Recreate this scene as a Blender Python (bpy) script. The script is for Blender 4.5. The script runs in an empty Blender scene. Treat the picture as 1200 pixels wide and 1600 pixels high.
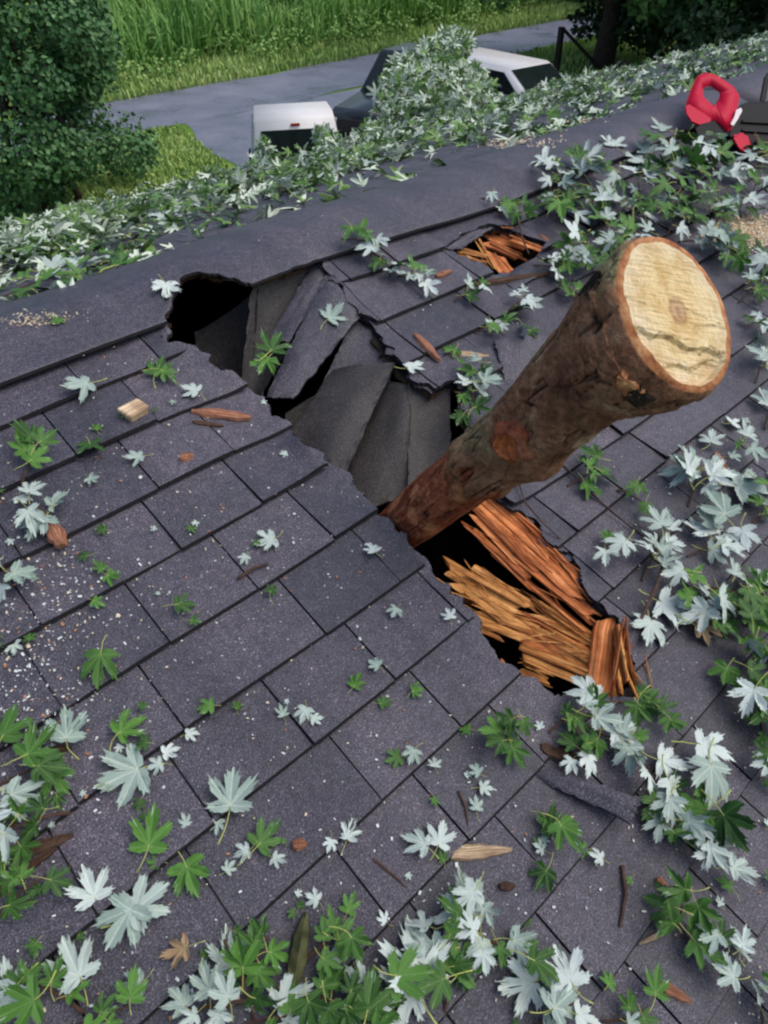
import bpy, bmesh, math, random
import numpy as np
from mathutils import Vector, Matrix, noise as mnoise

random.seed(7)
rng = np.random.default_rng(7)
scene = bpy.context.scene

# ------------------------------------------------------------------ camera
FPX, TH, ROLL, YAW, PIT = 1080.0, math.radians(42.33), math.radians(-1.0), math.radians(41.9), math.radians(15.95)
RIDGE = 3.85
fv = np.array([math.sin(YAW)*math.cos(TH), math.cos(YAW)*math.cos(TH), -math.sin(TH)])
r0 = np.array([math.cos(YAW), -math.sin(YAW), 0.0]); u0 = np.cross(r0, fv)
rv = math.cos(ROLL)*r0 + math.sin(ROLL)*u0
uv = -math.sin(ROLL)*r0 + math.cos(ROLL)*u0
CAM = np.array([0.0, -1.832, RIDGE+0.828])
cd = bpy.data.cameras.new('camera'); camo = bpy.data.objects.new('camera', cd)
scene.collection.objects.link(camo)
camo.matrix_world = Matrix(((rv[0], uv[0], -fv[0], CAM[0]), (rv[1], uv[1], -fv[1], CAM[1]), (rv[2], uv[2], -fv[2], CAM[2]), (0, 0, 0, 1)))
cd.sensor_fit = 'VERTICAL'; cd.sensor_height = 36.0; cd.lens = 36.0*FPX/1600.0
cd.clip_start = 0.02; cd.clip_end = 2000
scene.camera = camo

# ------------------------------------------------------------------ sky, sun, exposure
SUN_EL, SUN_ROT = math.radians(58), math.radians(135)     # rotation clockwise from +Y
w = bpy.data.worlds.new('World'); scene.world = w; w.use_nodes = True
nt = w.node_tree; bg = nt.nodes['Background']
sky = nt.nodes.new('ShaderNodeTexSky'); sky.sky_type = 'NISHITA'; sky.sun_disc = False
sky.sun_elevation = SUN_EL; sky.sun_rotation = SUN_ROT; sky.dust_density = 3.0; sky.ozone_density = 1.0; sky.air_density = 1.0
nt.links.new(sky.outputs[0], bg.inputs[0]); bg.inputs[1].default_value = 0.105
sl = bpy.data.lights.new('sun', 'SUN'); sl.energy = 1.1; sl.angle = math.radians(60); sl.color = (1.0, 0.95, 0.88)
so = bpy.data.objects.new('sun', sl); scene.collection.objects.link(so)
sd = Vector((math.sin(SUN_ROT)*math.cos(SUN_EL), math.cos(SUN_ROT)*math.cos(SUN_EL), math.sin(SUN_EL)))
so.rotation_euler = sd.to_track_quat('Z', 'Y').to_euler(); so.location = (0, 0, 30)
vs = scene.view_settings; vs.view_transform = 'Standard'; vs.look = 'None'; vs.exposure = 0.55; vs.gamma = 1.0
scene.cycles.filter_width = 2.3
scene.cycles.max_bounces = 6

# ------------------------------------------------------------------ roof planes
nN = np.array([0, -math.sin(PIT), math.cos(PIT)]); uN = np.array([0, math.cos(PIT), math.sin(PIT)])
nF = np.array([0, math.sin(PIT), math.cos(PIT)]); uF = np.array([0, math.cos(PIT), -math.sin(PIT)])
R0 = np.array([0, 0, RIDGE]); XA = np.array([1.0, 0, 0])

def ray(px, py): return (px-600)*rv - (py-800)*uv + FPX*fv
def at(px, py, depth):                       # world point seen at a photo pixel, at a depth in metres
    return CAM + ray(px, py)*(depth/FPX)
def near(px, py, h=0.0):                     # (x, s) on the near slope raised by h
    d = ray(px, py); t = ((R0-CAM) @ nN + h)/(d @ nN); q = CAM + d*t - R0
    return float(q[0]), float(q @ uN)
def far(px, py, h=0.0):
    d = ray(px, py); t = ((R0-CAM) @ nF + h)/(d @ nF); q = CAM + d*t - R0
    return float(q[0]), float(q @ uF)
def gnd(px, py, z=0.0):
    d = ray(px, py); t = (z-CAM[2])/d[2]; return CAM + d*t
def gauss(x, s, cx, cs, rx, rs, a): return a*np.exp(-((x-cx)/rx)**2 - ((s-cs)/rs)**2)
def disp(x, s):                              # how the struck roof sags and bulges
    x = np.asarray(x, float); s = np.asarray(s, float)
    d = gauss(x, s, 1.25, -0.12, 0.42, 0.28, 0.035)
    d = d + gauss(x, s, 0.80, -0.55, 0.16, 0.22, -0.022)
    d = d + gauss(x, s, 1.02, -0.50, 0.16, 0.16, -0.028)
    d = d + gauss(x, s, 0.80, -1.02, 0.20, 0.12, 0.014)
    d = d + 0.004*np.sin(x*3.1+1.0)*np.sin(s*4.3) + 0.002*np.sin(x*9.0+s*5.0)
    return d
BUTTS = [-0.305, -0.472, -0.642, -0.805, -0.980, -1.140, -1.297, -1.455, -1.605, -1.750, -1.900, -2.050, -2.205, -2.36]
while BUTTS[-1] > -4.4: BUTTS.append(BUTTS[-1]-0.156)
OFFS = [0.0, 0.51, 0.605, 0.459, 0.22, 0.368, 0.525, 0.45, 0.534, 0.30, 0.446, 0.60, 0.33, 0.5]
BT = 0.019
def butt_wave(k, x):                         # courses are a little wavy
    x = np.asarray(x, float)
    right = np.clip((x-0.95)/0.6, 0, 1)
    return 0.004*np.sin(x*2.3+k*1.7) - 0.028*right*(k in (5, )) + 0.012*right*(k in (7,))
def top_h(x, s):                             # height of the shingle surface above the plane
    if s > -0.215: return 0.03
    for k, b in enumerate(BUTTS):
        if s >= b: return BT*(1-(s-b)/0.33)+0.001
    return BT
def S(x, s, h=0.0):                          # world point on the near slope
    return R0 + x*XA + s*uN + (h+float(disp(x, s)))*nN
def SF(x, s, h=0.0): return R0 + x*XA + s*uF + h*nF
def poly_px(pts, h=0.0): return np.array([near(p[0], p[1], h) for p in pts])
def in_poly(P, poly):
    x, y = P[:, 0], P[:, 1]; c = np.zeros(len(P), bool); m = len(poly); j = m-1
    for i in range(m):
        xi, yi = poly[i]; xj, yj = poly[j]
        with np.errstate(divide='ignore', invalid='ignore'):
            t = ((yi > y) != (yj > y)) & (x < (xj-xi)*(y-yi)/(yj-yi+1e-12)+xi)
        c ^= t; j = i
    return c
def snap(P, poly):
    best = np.full(len(P), 1e9); out = P.copy(); m = len(poly)
    for i in range(m):
        a = poly[i]; b = poly[(i+1) % m]; ab = b-a; t = np.clip(((P-a) @ ab)/(ab @ ab+1e-12), 0, 1)
        q = a+t[:, None]*ab; d = ((P-q)**2).sum(1); k = d < best; best[k] = d[k]; out[k] = q[k]
    return out
def jag(poly, amp, seed, step=0.018):        # subdivide an outline and roughen it
    rg = np.random.default_rng(seed); o = []; m = len(poly)
    for i in range(m):
        a = poly[i]; b = poly[(i+1) % m]; k = max(1, int(np.linalg.norm(b-a)/step))
        nrm = np.array([-(b-a)[1], (b-a)[0]])/(np.linalg.norm(b-a)+1e-9)
        for j in range(k): o.append(a+(b-a)*j/k + nrm*rg.normal()*amp)
    return np.array(o)
HOLE = poly_px([(275,437),(258,500),(264,545),(312,552),(337,579),(383,600),(408,617),(425,642),(454,667),(471,704),(508,731),(546,746),(554,775),(571,792),(610,833),(669,892),(687,915),(715,943),(733,966),(752,993),(775,1039),(811,1057),(843,1080),(917,1103),(1000,1085),(968,1005),(958,966),(921,947),(903,915),(898,883),(848,851),(839,824),(779,787),(760,765),(735,690),(712,605),(675,617),(640,598),(617,572),(585,520),(562,504),(508,452),(492,427),(400,455),(342,442)])
HOLE3 = poly_px([(690,397),(720,378),(760,358),(800,365),(850,388),(838,402),(800,432),(775,437),(745,420),(715,408)])
CAPHOLE = poly_px([(288,440),(262,500),(266,540),(300,640),(560,560),(500,425),(492,427),(440,448),(400,465),(370,452),(342,444),(310,436)], 0.03)
def in_hole(x, s): return bool(in_poly(np.array([[x, s]]), HOLE)[0] or in_poly(np.array([[x, s]]), HOLE3)[0])

# ------------------------------------------------------------------ object helpers
def link(o): scene.collection.objects.link(o); return o
def tag(o, label=None, cat=None, group=None, kind=None):
    if label: o['label'] = label
    if cat: o['category'] = cat
    if group: o['group'] = group
    if kind: o['kind'] = kind
    return o
def empty(name, loc=(0, 0, 0), label=None, cat=None, group=None):
    o = link(bpy.data.objects.new(name, None)); o.location = loc; o.empty_display_size = 0.1
    return tag(o, label, cat, group)
def mesh_obj(name, V, Fc, mats, parent=None, mi=None, smooth=False, local=None):
    me = bpy.data.meshes.new(name); me.from_pydata([tuple(map(float, v)) for v in V], [], [tuple(int(i) for i in f) for f in Fc])
    for m in (mats if isinstance(mats, (list, tuple)) else [mats]): me.materials.append(m)
    if mi is not None: me.polygons.foreach_set('material_index', np.asarray(mi, np.int32))
    if smooth: me.polygons.foreach_set('use_smooth', np.ones(len(me.polygons), bool))
    me.update(); o = link(bpy.data.objects.new(name, me))
    if parent is not None: adopt(o, parent)
    return o
def adopt(o, parent):                        # geometry was written in world space: keep it there
    o.parent = parent; o.matrix_parent_inverse = parent.matrix_basis.inverted(); return o
def bm_obj(name, bm, mats, parent=None, smooth=False):
    me = bpy.data.meshes.new(name); bm.normal_update(); bm.to_mesh(me); bm.free()
    for m in (mats if isinstance(mats, (list, tuple)) else [mats]): me.materials.append(m)
    if smooth: me.polygons.foreach_set('use_smooth', np.ones(len(me.polygons), bool))
    o = link(bpy.data.objects.new(name, me))
    if parent is not None: adopt(o, parent)
    return o
class MB:                                    # collects vertices and faces
    def __init__(s): s.V = []; s.F = []; s.M = []
    def add(s, V, Fc, m=0):
        o = len(s.V); s.V += [tuple(v) for v in V]; s.F += [tuple(i+o for i in f) for f in Fc]; s.M += [m]*len(Fc)
    def box(s, c, ax, ay, az, m=0):          # centre and three half axes
        c, ax, ay, az = map(np.asarray, (c, ax, ay, az))
        V = [c+i*ax+j*ay+k*az for i in (-1, 1) for j in (-1, 1) for k in (-1, 1)]
        s.add(V, [(0,1,3,2), (4,6,7,5), (0,4,5,1), (2,3,7,6), (0,2,6,4), (1,5,7,3)], m)
    def tube(s, pts, rad, n=8, m=0, cap=True):
        pts = [np.asarray(p, float) for p in pts]; rad = rad if isinstance(rad, (list, tuple)) else [rad]*len(pts)
        V = []; up = np.array([0.31, 0.17, 0.93])
        for i, p in enumerate(pts):
            d = pts[min(i+1, len(pts)-1)]-pts[max(i-1, 0)]; d = d/(np.linalg.norm(d)+1e-9)
            a = np.cross(d, up); a /= (np.linalg.norm(a)+1e-9); b = np.cross(d, a)
            V += [p+rad[i]*(math.cos(2*math.pi*k/n)*a+math.sin(2*math.pi*k/n)*b) for k in range(n)]
        Fc = [(i*n+k, i*n+(k+1) % n, (i+1)*n+(k+1) % n, (i+1)*n+k) for i in range(len(pts)-1) for k in range(n)]
        if cap: Fc += [tuple(range(n))[::-1], tuple((len(pts)-1)*n+k for k in range(n))]
        s.add(V, Fc, m)
    def build(s, name, mats, parent=None, smooth=False): return mesh_obj(name, s.V, s.F, mats, parent, s.M, smooth)

# ------------------------------------------------------------------ materials
def mat(name, rough=0.7, spec=0.3):
    m = bpy.data.materials.new(name); m.use_nodes = True; b = m.node_tree.nodes['Principled BSDF']
    b.inputs['Roughness'].default_value = rough; b.inputs['Specular IOR Level'].default_value = spec
    return m, m.node_tree, b
def N(t, typ, **kw):
    n = t.nodes.new(typ)
    for k, v in kw.items():
        if k in n.inputs.keys() if hasattr(n.inputs, 'keys') else False: n.inputs[k].default_value = v
        else: setattr(n, k, v)
    return n
def tex_noise(t, vec, scale, detail=3.0, rough=0.5):
    n = t.nodes.new('ShaderNodeTexNoise'); n.inputs['Scale'].default_value = scale; n.inputs['Detail'].default_value = detail; n.inputs['Roughness'].default_value = rough
    if vec is not None: t.links.new(vec, n.inputs['Vector'])
    return n.outputs['Fac']
def ramp(t, fac, stops, interp='LINEAR'):
    n = t.nodes.new('ShaderNodeValToRGB'); n.color_ramp.interpolation = interp; e = n.color_ramp.elements
    while len(e) < len(stops): e.new(0.5)
    for i, (p, c) in enumerate(stops): e[i].position = p; e[i].color = (*c, 1) if len(c) == 3 else c
    t.links.new(fac, n.inputs[0]); return n.outputs[0]
def mix(t, a, b, fac, mode='MIX'):
    n = t.nodes.new('ShaderNodeMix'); n.data_type = 'RGBA'; n.blend_type = mode
    for sock, v in ((n.inputs[0], fac), (n.inputs[6], a), (n.inputs[7], b)):
        if hasattr(v, 'links'): t.links.new(v, sock)
        elif isinstance(v, (int, float)): sock.default_value = v
        else: sock.default_value = (*v, 1)
    return n.outputs[2]
def mapping(t, vec, scale=(1, 1, 1), rot=(0, 0, 0)):
    n = t.nodes.new('ShaderNodeMapping'); n.inputs['Scale'].default_value = scale; n.inputs['Rotation'].default_value = rot
    t.links.new(vec, n.inputs['Vector']); return n.outputs[0]
def coord(t, out='Object'): return t.nodes.new('ShaderNodeTexCoord').outputs[out]
def bump(t, b, hgt, strength, dist=0.01):
    n = t.nodes.new('ShaderNodeBump'); n.inputs['Strength'].default_value = strength; n.inputs['Distance'].default_value = dist
    t.links.new(hgt, n.inputs['Height']); t.links.new(n.outputs[0], b.inputs['Normal'])
def attr(t, name):
    n = t.nodes.new('ShaderNodeAttribute'); n.attribute_name = name; return n.outputs['Fac']
def plain(name, col, rough=0.6, var=0.15, scale=8, spec=0.3, metal=0.0):
    m, t, b = mat(name, rough, spec); c = coord(t); b.inputs['Metallic'].default_value = metal
    f = tex_noise(t, c, scale, 4); col = np.array(col)
    t.links.new(ramp(t, f, [(0.3, tuple(col*(1-var))), (0.7, tuple(np.minimum(col*(1+var), 1)))]), b.inputs['Base Color']); return m

def shingle_mat(name, base, lightf=1.0):
    m, t, b = mat(name, 0.6, 0.5); c = coord(t)
    g = tex_noise(t, c, 330, 1.5, 0.7); big = tex_noise(t, c, 5, 4, 0.6); mid = tex_noise(t, c, 45, 3, 0.6)
    base = np.array(base)*lightf
    col = ramp(t, g, [(0.30, tuple(base*0.25)), (0.46, tuple(base*0.80)), (0.58, tuple(base*1.15)), (0.70, tuple(base*3.0))])
    tint = ramp(t, mid, [(0.35, (0.80, 0.80, 0.86)), (0.65, (1.16, 1.12, 1.12))])
    col = mix(t, col, tint, 1.0, 'MULTIPLY')
    bigc = ramp(t, big, [(0.30, (0.72, 0.76, 0.80)), (0.7, (1.18, 1.12, 1.12))])
    col = mix(t, col, bigc, 1.0, 'MULTIPLY')
    stn = tex_noise(t, mapping(t, c, (7, 1.1, 1.1)), 1.0, 5, 0.65); col = mix(t, col, ramp(t, stn, [(0.33, (0.74, 0.74, 0.76)), (0.52, (1.0, 1.0, 1.0)), (0.72, (1.16, 1.10, 1.08))]), 1.0, 'MULTIPLY')
    tone = ramp(t, attr(t, 'tone'), [(0.0, (0.72, 0.75, 0.80)), (1.0, (1.26, 1.20, 1.20))])
    col = mix(t, col, tone, 1.0, 'MULTIPLY')
    t.links.new(col, b.inputs['Base Color']); bump(t, b, g, 0.55, 0.004)
    r = ramp(t, big, [(0.3, (0.36,)*3), (0.7, (0.64,)*3)]); t.links.new(r, b.inputs['Roughness'])
    return m
M_SH = shingle_mat('asphalt_shingle', (0.075, 0.074, 0.091))
M_SHD = shingle_mat('asphalt_shingle_shaded', (0.042, 0.039, 0.036))  # darker copy of the shingle, shade on the sunken flaps put into its colour
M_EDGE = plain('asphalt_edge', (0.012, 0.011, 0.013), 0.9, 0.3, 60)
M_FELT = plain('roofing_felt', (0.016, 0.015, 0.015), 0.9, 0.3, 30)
def wood_mat(name, c1, c2, c3, scale=(60, 60, 4), rough=0.65):
    m, t, b = mat(name, rough, 0.25); c = coord(t, 'UV'); v = mapping(t, c, (130, 4, 1))
    f = tex_noise(t, v, 1.0, 6, 0.7); f2 = tex_noise(t, c, 7, 4, 0.6); f3 = tex_noise(t, mapping(t, c, (30, 0.6, 1)), 1.0, 2, 0.5)
    col = ramp(t, f, [(0.22, c1), (0.45, c2), (0.68, c3)])
    col = mix(t, col, ramp(t, f3, [(0.32, (0.42, 0.34, 0.30)), (0.5, (0.95, 0.92, 0.9)), (0.68, (1.35, 1.45, 1.5))]), 1.0, 'MULTIPLY')
    col = mix(t, col, ramp(t, f2, [(0.3, (0.6, 0.5, 0.45)), (0.6, (1.1, 1.08, 1.05))]), 1.0, 'MULTIPLY')
    t.links.new(col, b.inputs['Base Color']); bump(t, b, f, 0.9, 0.006); return m
M_SPL = wood_mat('splintered_wood_orange', (0.24, 0.052, 0.014), (0.68, 0.21, 0.062), (0.88, 0.43, 0.19))
M_SPY = wood_mat('splintered_wood_yellow', (0.24, 0.072, 0.016), (0.62, 0.26, 0.070), (0.80, 0.48, 0.19))
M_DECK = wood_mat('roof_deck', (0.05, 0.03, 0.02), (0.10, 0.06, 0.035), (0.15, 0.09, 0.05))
M_CHIP = wood_mat('wood_chip', (0.55, 0.36, 0.20), (0.75, 0.56, 0.36), (0.86, 0.72, 0.52))
M_CHIPR = wood_mat('red_wood_chip', (0.32, 0.11, 0.06), (0.50, 0.22, 0.13), (0.62, 0.34, 0.23))
# ------------------------------------------------------------------ the house
house = empty('house', (0, 0, 0), 'house with a dark purple grey shingle roof broken open by a tree limb', 'house')
X0, X1, SL = -3.2, 21.0, 4.5

def sheet(out, xs, ss, hf, thick, holes, P3, tone, m_top=0, m_edge=1, xoff=None, add=None):
    """one slab of shingle: a grid over (x, s), holes torn out, closed underneath with dark cut edges"""
    nx, ns = len(xs), len(ss)
    gx, gs = np.meshgrid(xs, ss, indexing='ij'); P = np.stack([gx.ravel(), gs.ravel()], 1)
    if xoff is not None: P[:, 1] += xoff(P[:, 0])
    keep = np.ones((nx-1, ns-1), bool); idx = np.arange(nx*ns).reshape(nx, ns)
    for poly in holes:
        lo, hi = poly.min(0)-0.02, poly.max(0)+0.02
        if P[:, 0].max() < lo[0] or P[:, 0].min() > hi[0] or P[:, 1].max() < lo[1] or P[:, 1].min() > hi[1]: continue
        ins = in_poly(P, poly); g = ins.reshape(nx, ns)
        cnt = g[:-1, :-1].astype(int)+g[1:, :-1]+g[1:, 1:]+g[:-1, 1:]
        keep &= cnt < 3
        used = np.zeros(nx*ns, bool); ii, jj = np.nonzero(keep)
        for a, b in ((0, 0), (1, 0), (1, 1), (0, 1)): used[idx[ii+a, jj+b]] = True
        mv = used & ins
        if mv.any(): P[mv] = snap(P[mv], poly)
    ii, jj = np.nonzero(keep)
    if len(ii) == 0: return
    H = np.array([hf(x, s) for x, s in P]) if not isinstance(hf, np.ndarray) else hf
    if add is not None: H = H+add(P)
    T = P3(P[:, 0], P[:, 1], H); B = P3(P[:, 0], P[:, 1]-(0.0042 if thick < 0.01 and m_edge == 1 else 0), H-thick)
    n = len(P); q = np.stack([idx[ii, jj], idx[ii+1, jj], idx[ii+1, jj+1], idx[ii, jj+1]], 1)
    edges = {}
    for f in q:
        for k in range(4):
            a, b = int(f[k]), int(f[(k+1) % 4]); edges[(a, b)] = 1
    side = [(b, a, a+n, b+n) for (a, b) in edges if (b, a) not in edges]
    o = out['n']
    out['V'].append(T); out['V'].append(B); out['n'] += 2*n
    out['F'] += (q+o).tolist(); out['M'] += [m_top]*len(q); out['T'] += [tone]*len(q)
    out['F'] += (q[:, ::-1]+o+n).tolist(); out['M'] += [m_edge]*len(q); out['T'] += [0.3]*len(q)
    out['F'] += [tuple(i+o for i in f) for f in side]; out['M'] += [m_edge]*len(side); out['T'] += [0.3]*len(side)
def new_out(): return {'V': [], 'F': [], 'M': [], 'T': [], 'n': 0}
def finish(out, name, mats, parent, smooth=False):
    V = np.concatenate(out['V']); 
    used = np.zeros(len(V), bool)
    for f in out['F']:
        for i in f: used[i] = True
    remap = np.cumsum(used)-1
    me = bpy.data.meshes.new(name); me.from_pydata(V[used].tolist(), [], [tuple(int(remap[i]) for i in f) for f in out['F']])
    for m in mats: me.materials.append(m)
    me.polygons.foreach_set('material_index', np.array(out['M'], np.int32))
    a = me.attributes.new('tone', 'FLOAT', 'FACE'); a.data.foreach_set('value', np.array(out['T'], np.float32))
    if smooth: me.polygons.foreach_set('use_smooth', np.array(out['M']) == 0)
    me.update(); o = link(bpy.data.objects.new(name, me)); adopt(o, parent); return o
def P3N(x, s, h): return R0 + x[:, None]*XA + s[:, None]*uN + (h+disp(x, s))[:, None]*nN
def P3F(x, s, h): return R0 + x[:, None]*XA + s[:, None]*uF + h[:, None]*nF

def curl_fn(amp, seedv):                     # torn ends curl up along the near rim of the opening
    lo, hi = HOLE.min(0)-0.12, HOLE.max(0)+0.12
    def f(P):
        o = np.zeros(len(P)); k = (P[:, 0] > lo[0]) & (P[:, 0] < hi[0]) & (P[:, 1] > lo[1]) & (P[:, 1] < hi[1])
        if k.any():
            Q = P[k]; d = np.linalg.norm(snap(Q, HOLE)-Q, axis=1); wv_ = np.array([0.55+0.9*mnoise.noise((q[0]*9, q[1]*9, seedv)) for q in Q])
            o[k] = amp*np.exp(-(d/0.05)**1.3)*np.clip(wv_, -0.2, 1.4)
        return o
    return f
# near slope: every tab of every course
CURL = [0.012, 0.016, 0.013, 0.020, 0.014, 0.018, 0.010, 0.016, 0.012, 0.006]
out = new_out()
for k, b in enumerate(BUTTS):
    off = OFFS[k] if k < len(OFFS) else rng.uniform(0, 0.6)
    head = min(b+0.315, -0.01)
    joints = []; x = off-0.205*20
    while x < X1: joints.append(x+rng.normal()*0.006); x += 0.205 if rng.random() < 0.75 else 0.31
    hk = [jag(HOLE, 0.0075, 50+k), jag(HOLE3, 0.006, 90+k)]
    for j in range(len(joints)-1):
        xa, xb = joints[j]+0.002, joints[j+1]-0.002
        if xb < X0 or xa > X1: continue
        fine = (xa < 2.6 and xb > 0.2 and b > -1.75); mid_ = xa < 4.5 and xb > -0.8 and b > -2.6
        rs = 0.008 if fine else (0.05 if mid_ else 0.4)
        xs = np.linspace(xa, xb, max(2, int((xb-xa)/rs)+1)); ss = np.linspace(b+rng.normal()*0.0012, head, max(2, int((head-b)/rs)+1))
        lift = abs(rng.normal())*0.0042; skew = rng.normal()*0.0026; seedv = rng.uniform(0, 100)
        def hf(px_, ps_, b=b, lift=lift, skew=skew, xa=xa, xb=xb, sv=seedv):
            u = min(max((ps_-b)/0.33, 0), 1.0)
            return BT*(1-u)+0.001+(lift+skew*(2*(px_-xa)/(xb-xa)-1))*(1-u)**3+0.0012*(1-u)*mnoise.noise((px_*14, ps_*14, sv))
        sheet(out, xs, ss, hf, 0.0075, hk, P3N, rng.random(), xoff=lambda xx, k=k: butt_wave(k, xx), add=curl_fn(CURL[k % 10], k*1.3) if fine else None)
near_slope = finish(out, 'roof_slope', [M_SH, M_EDGE], house, smooth=False)

# far slope: plain courses
out = new_out(); s = 0.20; k = 0
while s < SL:
    x = X0+rng.uniform(0, 0.3)-0.3
    while x < X1:
        wd = 0.205 if x < 6 else 0.82
        xs = np.array([max(x, X0), x+wd-0.004]); ss = np.array([max(0.01, s-0.30), s])
        sheet(out, xs, ss, lambda a, b, s=s: 0.001+BT*(1-(s-b)/0.33), 0.0075, [], P3F, rng.random()); x += wd
    s += 0.157; k += 1
for f_i in range(len(out['F'])): out['F'][f_i] = tuple(out['F'][f_i])[::-1]
finish(out, 'roof_slope', [M_SH, M_EDGE], house)

# decking under both slopes, with the same holes broken through it
out = new_out()
HD = [jag(HOLE, 0.010, 11), jag(HOLE3, 0.008, 12)]
xs = np.concatenate([np.linspace(X0, 0.2, 8)[:-1], np.linspace(0.2, 2.2, 120)[:-1], np.linspace(2.2, X1, 30)])
ss = np.concatenate([np.linspace(-SL, -1.75, 12)[:-1], np.linspace(-1.75, -0.004, 105)])
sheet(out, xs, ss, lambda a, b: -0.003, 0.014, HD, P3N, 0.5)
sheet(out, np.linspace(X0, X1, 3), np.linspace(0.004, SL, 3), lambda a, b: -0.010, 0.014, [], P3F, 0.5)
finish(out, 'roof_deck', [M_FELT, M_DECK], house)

# ridge cap, a rounded strip folded over the ridge, torn at the hole
def cap_P3(x, s, h):
    o = np.zeros((len(x), 3)); R = 0.10
    for i in range(len(x)):
        t = s[i]; a = abs(t)
        y = math.copysign(1, t)*a*math.cos(PIT)
        z = -(math.sqrt(a*a+R*R)-R)*math.sin(PIT)*1.0
        n_ = np.array([0, -math.sin(PIT)*(-t)/max(a, 1e-6)*min(a/0.08, 1)*-1, 1.0]); n_[1] = math.sin(PIT)*math.copysign(min(a/0.08, 1), t)
        n_ /= np.linalg.norm(n_)
        dd = float(disp(x[i], min(t, 0)))*(1 if t < 0 else math.exp(-(t/0.2)**2))
        o[i] = R0+np.array([x[i], y, z])+n_*(h[i]+dd)
    return o
out = new_out(); x = X0; ck = 0
HC = [jag(CAPHOLE, 0.004, 5, 0.015)]
while x < X1:
    L = 7.2 if x < 0 else 17.0
    rs = 0.012 if x < 0 else 0.25
    xs = np.linspace(x, min(x+L+0.02, X1), int(L/rs)+2); ss = np.linspace(-0.215, 0.20, 42)
    w1, w2 = rng.uniform(0, 9), rng.uniform(0, 9)
    sheet(out, xs, ss, lambda a, b, x=x, L=L, w=w1: 0.020+0.004*mnoise.noise((a*4, b*5, 3.3)), 0.007, HC, cap_P3, 0.45+rng.random()*0.15,
          xoff=lambda xx: 0.010*np.sin(xx*2.1+0.6)*1.0)
    x += L; ck += 1
finish(out, 'ridge_cap', [M_SH, M_EDGE], house, smooth=True)

# walls, gables, attic floor, rafters
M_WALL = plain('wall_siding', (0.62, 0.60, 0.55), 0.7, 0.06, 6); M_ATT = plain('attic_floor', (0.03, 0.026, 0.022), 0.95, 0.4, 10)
ye = SL*math.cos(PIT); ze = RIDGE-SL*math.sin(PIT)
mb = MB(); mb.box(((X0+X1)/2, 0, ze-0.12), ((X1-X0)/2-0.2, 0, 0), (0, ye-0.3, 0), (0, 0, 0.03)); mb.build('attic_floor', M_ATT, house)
for sg in (-1, 1):
    mb = MB(); mb.box(((X0+X1)/2, sg*(ye-0.40), (ze-0.1)/2), ((X1-X0)/2-0.3, 0, 0), (0, 0.07, 0), (0, 0, (ze-0.16)/2)); mb.build('wall', M_WALL, house)
    mb = MB(); mb.box(((X0+X1)/2, sg*(ye-0.01), ze-0.085), ((X1-X0)/2-0.02, 0, 0), (0, 0.012, 0), (0, 0, 0.07)); mb.build('fascia_board', M_WALL, house)
for gx in (X0+0.22, X1-0.22):
    V = [(gx+d, y, z) for d in (-0.06, 0.06) for y, z in ((-ye+0.34, 0), (ye-0.34, 0), (ye-0.34, ze-0.02), (0, RIDGE-0.04), (-ye+0.34, ze-0.02))]
    mesh_obj('gable_wall', V, [(0,1,2,3,4)[::-1], (5,6,7,8,9)]+[(i, (i+1) % 5, 5+(i+1) % 5, 5+i) for i in range(5)], M_WALL, house)
xr = -1.0
while xr < 4.0:
    if not (0.55 < xr < 1.3):
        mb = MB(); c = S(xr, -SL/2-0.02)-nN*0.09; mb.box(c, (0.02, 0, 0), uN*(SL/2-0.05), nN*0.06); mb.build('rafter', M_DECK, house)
    xr += 0.61

# bent and hanging shingle flaps round the torn opening
def patch(pts, nu, nv, bend=0.0, wob=0.004, thick=0.005, seed=0, rag=0.0):
    rg = np.random.default_rng(seed)
    A, B, C_, D = [S(*near(px, py), 0.0)+nN*h for px, py, h in pts]
    nrm = np.cross(B-A, D-A); nrm /= np.linalg.norm(nrm)
    if nrm @ (CAM-A) < 0: nrm = -nrm
    V = []; 
    for i in range(nu+1):
        for j in range(nv+1):
            u, v = i/nu, j/nv
            p = (A*(1-u)+B*u)*(1-v)+(D*(1-u)+C_*u)*v
            p = p+nrm*(bend*4*v*(1-v)*0.5+bend*4*u*(1-u)*0.5+wob*mnoise.noise((u*2.2+seed, v*2.2, seed*1.7)))
            if rag and (v > 0.999 or u < 0.001 or u > 0.999): p = p+rg.normal(size=3)*rag
            V.append(p)
    n = len(V); W = nv+1
    q = [(i*W+j, (i+1)*W+j, (i+1)*W+j+1, i*W+j+1) for i in range(nu) for j in range(nv)]
    e1 = V[W]-V[0]; e2 = V[1]-V[0]
    if np.cross(e1, e2) @ nrm < 0: q = [f[::-1] for f in q]
    V2 = V+[p-nrm*thick for p in V]
    ed = {}
    for f in q:
        for k in range(4): ed[(f[k], f[(k+1) % 4])] = 1
    side = [(b, a, a+n, b+n) for (a, b) in ed if (b, a) not in ed]
    Fc = q+[tuple(i+n for i in f[::-1]) for f in q]+side
    mi = [0]*len(q)+[1]*(len(q)+len(side))
    return V2, Fc, mi
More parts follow.
